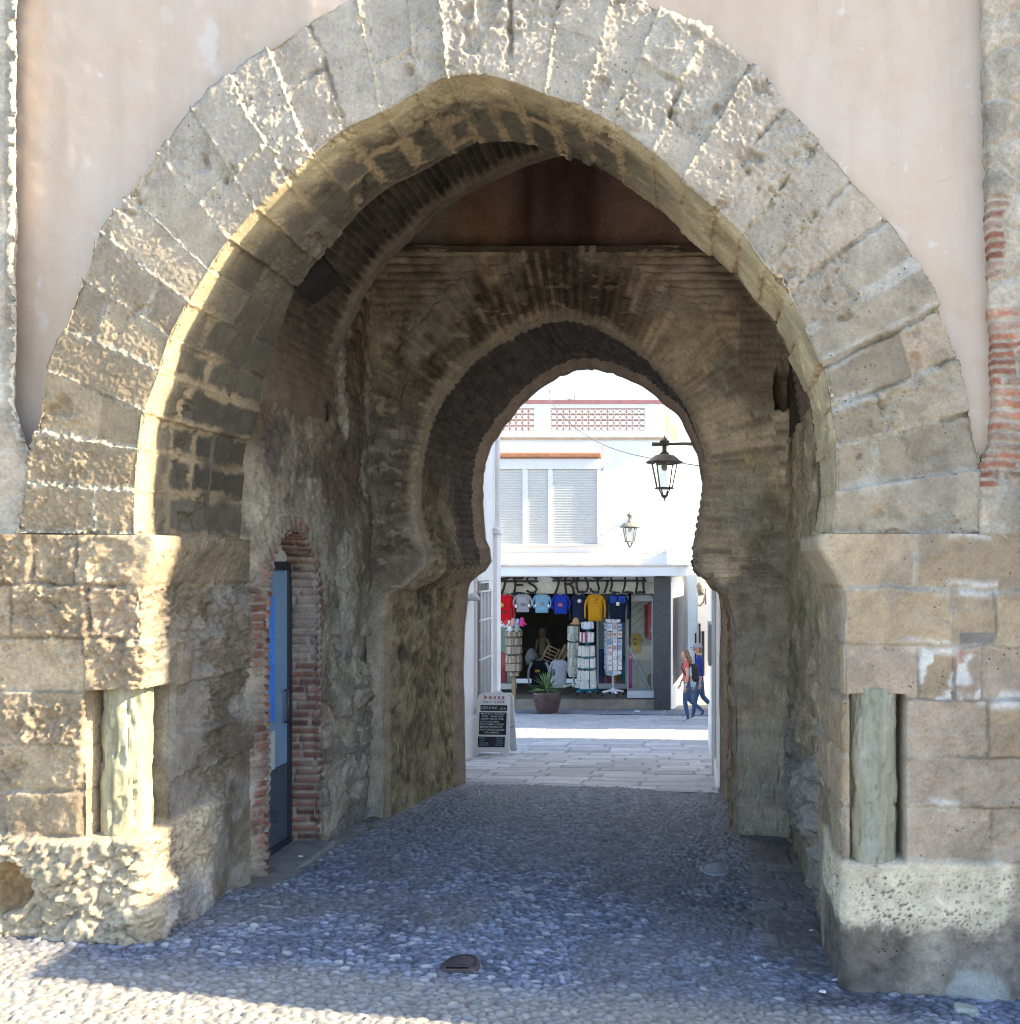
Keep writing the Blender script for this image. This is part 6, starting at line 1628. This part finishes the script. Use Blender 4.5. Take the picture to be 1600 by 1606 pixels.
def build_person(label, at, H, top_mat, pants_mat, skin_mat, arms_bare, pose, turn=0.0):
    """a walking figure facing -X at the origin, then turned and put in place"""
    o = thing('person', at, label, 'person')
    T = Matrix.Translation(Vector(at)) @ Matrix.Rotation(turn, 4, 'Z') @ Matrix.Scale(H / 1.70, 4)
    p = pose
    # the body: one continuous skin from pelvis to neck, legs, arms and hands
    pts = []; ed = []
    def add(c, r, par=None):
        pts.append((*c, r)); i = len(pts) - 1
        if par is not None: ed.append((par, i))
        return i
    pel = add((0, 0, .93), (.135, .125)); wa = add((-.015, 0, 1.08), (.115, .105), pel); ch = add((-.03, 0, 1.26), (.135, .125), wa); sh = add((-.02, 0, 1.40), (.10, .09), ch); nk = add((-.03, 0, 1.48), .05, sh); hd0 = add((-.045, 0, 1.56), .055, nk)
    for s, (kn, an, toe) in ((-1, p['near_leg']), (1, p['far_leg'])):
        y = s * .085
        hp = add((0, y, .86), .095, pel); k_ = add((kn[0], y, kn[1]), .062, hp); cf = add((kn[0] * .55 + an[0] * .45, y, kn[1] * .55 + an[1] * .45), .056, k_); a_ = add((an[0], y, an[1]), .038, cf); add((toe[0], y, toe[1]), .036, a_)
    for s, (el, wr_, hn) in ((-1, p['near_arm']), (1, p['far_arm'])):
        y = s * .165
        so = add((-.015, y * .95, 1.385), .058, sh); e_ = add((el[0], y * 1.25, el[1]), .042, so); w_ = add((wr_[0], y * 1.25, wr_[1]), .028, e_)
        pm = add((hn[0], y * 1.25, hn[1]), (.030, .018), w_)
        d = np.array([hn[0] - wr_[0], 0, hn[1] - wr_[1]]); d /= np.linalg.norm(d); f = np.array([d[2], 0, -d[0]])
        c0 = np.array([hn[0], y * 1.25, hn[1]])
        for i, ln_ in enumerate((.060, .072, .068, .052)):
            off = f * (i - 1.5) * .020; q1 = c0 + off + d * .035; q2 = q1 + d * ln_ * .55 + np.array([0, -s * .012, 0]); q3 = q2 + d * ln_ * .4 + np.array([0, -s * .022, 0])
            a1 = add(q1, .010, pm); a2 = add(q2, .009, a1); add(q3, .008, a2)
        t1 = add(c0 + f * -.038 - d * .015 + np.array([0, -s * .01, 0]), .011, pm); add(c0 + f * -.055 + d * .025 + np.array([0, -s * .02, 0]), .009, t1)
    me = skin_body('body', pts, ed, skin_mat, None)
    # clothes are painted on as material regions of the same continuous figure: shirt above, trousers below
    me.materials.append(top_mat); me.materials.append(pants_mat); me.materials.append(M_shoe)
    for pl in me.polygons:
        c = pl.center
        arm = abs(c.y) > .155 and c.z > .55 and c.z < 1.40
        i = 0
        if c.z < .07 or (c.z < .13 and (c.x < min(p['near_leg'][1][0], p['far_leg'][1][0]) - .04)): i = 3
        elif c.z < .95 and not (arm and c.z < .95 and abs(c.y) > .17): i = 2
        elif arm and (arms_bare and c.z < 1.30 and abs(c.y) > .17): i = 0
        elif arm and not arms_bare and c.z < p.get('cuff', .92): i = 0
        elif c.z < 1.46: i = 1
        pl.material_index = i
    place(me, 'body', o, T)
    hm = head_mesh('head', skin_mat); Th = T @ Matrix.Translation((-.055, 0, 1.585)) @ Matrix.Rotation(p.get('nod', 0), 4, 'Y') @ Matrix.Rotation(p.get('look', 0), 4, 'Z')
    hd = place(hm, 'head', o, Th)
    m = MB(); m.color(.02, .015, .01)
    for s in (-1, 1):
        m.lathe([(.002, -.009), (.008, -.004), (.0085, .004), (.002, .009)], (-.083, s * .032, .008), 8)
    m.v = [(Th @ Vector(v))[:] for v in m.v]; m.build('eyes', M_vcol, hd)
    m = MB(); m.color(.36, .12, .11); m.tube([(-.094, -.024, -.058), (-.101, 0, -.056), (-.094, .024, -.058)], .006, 6, squash=.7); m.v = [(Th @ Vector(v))[:] for v in m.v]; m.build('mouth', M_vcol, hd)
    return o, T, Th, hd


M_shoe = paint_mat('pale_shoe', (.45, .38, .37), .6)
M_coral = paint_mat('coral_jersey', (.62, .115, .10), rough=.9, var=.12, scale=10, bump=.3, bscale=30)
M_blue = paint_mat('blue_jersey', (.018, .035, .22), rough=.9, var=.15, scale=10, bump=.3, bscale=30)
M_capm = paint_mat('grey_cap_cloth', (.30, .28, .29), rough=.9, var=.1)
M_pack = paint_mat('black_nylon', (.014, .014, .018), rough=.6, var=.3, scale=9, bump=.3, bscale=30)
Yw = 22.35; aw_ = px(1077.5, 1132, Yw); aw_[2] = float(ground(aw_[0], Yw)) + .012
walk = dict(near_leg=((-.05, .50), (.03, .085), (-.10, .04)), far_leg=((.06, .50), (.40, .22), (.33, .13)), near_arm=((.02, 1.13), (-.03, .89), (-.045, .80)), far_arm=((-.02, 1.13), (-.14, .92), (-.17, .83)), nod=0.0)
o, T, Th, hd = build_person('woman in a coral sleeveless top and blue jeans walking left out of the alley', aw_, 1.67, M_coral, M_denim, M_skin, True, walk)
# hair pulled back, falling on the shoulders
bm = bmesh.new(); bmesh.ops.create_uvsphere(bm, u_segments=28, v_segments=20, radius=1)
for v in list(bm.verts):
    x, y, z = v.co
    v.co = (x * .108 + .014, y * .088, z * .120 + .012)
    if x > .1 and z < .2: v.co.z -= (x - .1) * .05 * max(0, (.2 - z))
bmesh.ops.delete(bm, geom=[v for v in bm.verts if v.co.x < -.040 + max(0, .07 - v.co.z) * .55 and v.co.z < .085], context='VERTS')
me = bpy.data.meshes.new('hair'); bm.to_mesh(me); bm.free(); me.materials.append(M_hair); me.polygons.foreach_set('use_smooth', np.ones(len(me.polygons), bool)); hair = place(me, 'hair', o, Th)
m = MB()
for i in range(26):
    r4 = np.random.default_rng(i); y = -.075 + .15 * r4.random(); x0 = .06 + .05 * r4.random()
    m.tube([(x0 - .02, y * .8, .02), (x0 + .035, y, -.07), (x0 + .045 + .02 * r4.random(), y * 1.1, -.16), (x0 + .03 + .03 * r4.random(), y * 1.15, -.25 - .06 * r4.random())], [.02, .022, .018, .004], 6)
m.v = [(Th @ Vector(v))[:] for v in m.v]; m.build('hair_locks', M_hair, hair)
m = MB(); m.tube([(T @ Vector(p_))[:] for p_ in ((-.10, -.09, 1.40), (-.13, -.115, 1.28), (-.03, -.13, 1.12), (.08, -.10, 1.08))], .016, 6)
m.build('shoulder_strap', M_pack, o)
m = MB(); m.color(.65, .62, .6); c = T @ Vector((-.028, -.21, .90)); m.lathe([(.034, -.012), (.036, 0), (.034, .012)], tuple(c), 12); m.build('bracelet', M_vcol, o)

bpk = thing('backpack', T @ Vector((.16, 0, 1.02)), "black backpack on the back of the woman in the coral top", 'backpack')
bm = bmesh.new(); bmesh.ops.create_cube(bm, size=1); bmesh.ops.bevel(bm, geom=bm.edges[:], offset=.22, segments=3, affect='EDGES', profile=.5)
for v in bm.verts: v.co = (v.co.x * .17 + .185 + .03 * (0.5 - v.co.z), v.co.y * .28, v.co.z * .42 + 1.16)
me = bpy.data.meshes.new('bag'); bm.to_mesh(me); bm.free(); me.materials.append(M_pack); me.polygons.foreach_set('use_smooth', np.ones(len(me.polygons), bool)); me.transform(T); bag = link(bpy.data.objects.new('bag', me), bpk)
m = MB(); m.box((.262, -.10, 1.0), (.30, .10, 1.16), bev=.02); m.v = [(T @ Vector(v))[:] for v in m.v]; m.build('pocket', M_pack, bag)

Ym = 23.0; am_ = px(1098, 1125, Ym); am_[2] = float(ground(am_[0], Ym)) + .012
walk2 = dict(near_leg=((-.10, .50), (-.16, .09), (-.30, .04)), far_leg=((.06, .50), (.36, .20), (.30, .11)), near_arm=((.04, 1.12), (.00, .88), (-.01, .79)), far_arm=((-.04, 1.13), (-.18, .95), (-.23, .88)), nod=0.0, cuff=1.0)
o, T, Th, hd = build_person('man in a blue shirt and grey peaked cap walking behind the woman', am_, 1.80, M_blue, M_denim, M_skin, False, walk2)
m = MB(); m.lathe([(.104, .035), (.106, .055), (.102, .09), (.082, .125), (.045, .142), (.003, .147)], (0.004, 0, 0), 24)
m.v = [(v[0] * 1.02, v[1] * .84, v[2]) for v in m.v]
cap = MB(); cap.v = [(Th @ Vector(v))[:] for v in m.v]; cap.f = m.f; cap.c = m.c; cap.sm = m.sm; cp2 = cap.build('cap', M_capm, o)
m = MB(); pl = [(-.075, -.075), (-.13, -.062), (-.168, -.03), (-.178, 0), (-.168, .03), (-.13, .062), (-.075, .075)]; m.prism(pl, .036, .046, 'xy'); m.v = [(Th @ Vector(v))[:] for v in m.v]; m.build('peak', M_capm, cp2)
m = MB(); m.color(.25, .05, .05); m.box((-.108, -.066, .000), (-.02, -.080, .020)); m.box((-.112, -.05, .0), (-.100, .05, .018)); m.v = [(Th @ Vector(v))[:] for v in m.v]; m.build('sunglasses', M_vcol, o)
bm = bmesh.new(); bmesh.ops.create_uvsphere(bm, u_segments=20, v_segments=14, radius=1)
for v in bm.verts: v.co = (v.co.x * .085 + .022, v.co.y * .080, v.co.z * .085 + .0)
bmesh.ops.delete(bm, geom=[v for v in bm.verts if v.co.x < .005], context='VERTS')
me = bpy.data.meshes.new('hair'); bm.to_mesh(me); bm.free(); me.materials.append(M_hair); place(me, 'hair', o, Th)

# a dim figure inside the doorway
Yd = YS + 2.4; ad_ = q(852, 1066, Yd); ad_[2] = zs0
M_beige = paint_mat('beige_top', (.20, .155, .10), .9)
stand = dict(near_leg=((-.02, .50), (0, .085), (-.12, .04)), far_leg=((.0, .50), (.03, .085), (-.09, .04)), near_arm=((.02, 1.13), (-.06, .92), (-.09, .84)), far_arm=((.0, 1.13), (-.08, .92), (-.11, .84)))
o, T, Th, hd = build_person('dim figure in a beige top standing inside the dark shop doorway', ad_, 1.78, M_beige, paint_mat('dark_trousers', (.03, .028, .03), .9), paint_mat('dim_skin', (.16, .09, .06), .6), False, stand, turn=math.radians(75))
m = MB(); m.lathe([(.09, -.10), (.105, -.03), (.108, .03), (.095, .09), (.05, .128), (.003, .135)], (.016, 0, 0), 20); m.v = [(Th @ Vector(v))[:] for v in m.v]; m.build('hair', M_hair, o)
# ------------------------------------------------------------------ light, sky, camera
d = Vector((-1.0, SUN_K, -math.tan(math.radians(SUN_EL)))).normalized()
sun = bpy.data.lights.new('sun', 'SUN'); sun.energy = 4.6; sun.angle = math.radians(.53); sun.color = (1.0, .82, .56)
so = bpy.data.objects.new('sun', sun); COL.objects.link(so); so.rotation_euler = d.to_track_quat('-Z', 'Y').to_euler(); so.location = (8, -2, 12)
wd = bpy.data.worlds.new('World'); SC.world = wd; wd.use_nodes = True
nt = wd.node_tree; bg = nt.nodes['Background']
sk = nt.nodes.new('ShaderNodeTexSky'); sk.sky_type = 'NISHITA'; sk.sun_disc = False
sk.sun_elevation = math.radians(SUN_EL); sk.sun_rotation = math.atan2(-d.x, -d.y)
sk.air_density = 1.0; sk.dust_density = .8; sk.ozone_density = 1.0
nt.links.new(sk.outputs[0], bg.inputs[0]); bg.inputs[1].default_value = .15

cam = bpy.data.cameras.new('camera'); co = bpy.data.objects.new('camera', cam); COL.objects.link(co)
co.location = (0, 0, EYE); co.rotation_euler = (math.radians(90), 0, 0)
cam.sensor_fit = 'AUTO'; cam.sensor_width = 36.0; cam.lens = F / 1606 * 36.0
cam.shift_x = -(CX - 800) / 1606; cam.shift_y = (CY - 803) / 1606
cam.clip_start = .05; cam.clip_end = 2000
SC.camera = co
SC.view_settings.view_transform = 'Standard'; SC.view_settings.look = 'None'; SC.view_settings.gamma = 1.0; SC.view_settings.exposure = 1.97
SC.render.engine = 'CYCLES'; SC.cycles.use_denoising = True
SC.cycles.pixel_filter_type = 'BLACKMAN_HARRIS'; SC.cycles.filter_width = 1.05
SC.cycles.max_bounces = 8; SC.cycles.diffuse_bounces = 5; SC.cycles.glossy_bounces = 3; SC.cycles.transparent_max_bounces = 12; SC.cycles.sample_clamp_indirect = 6.0
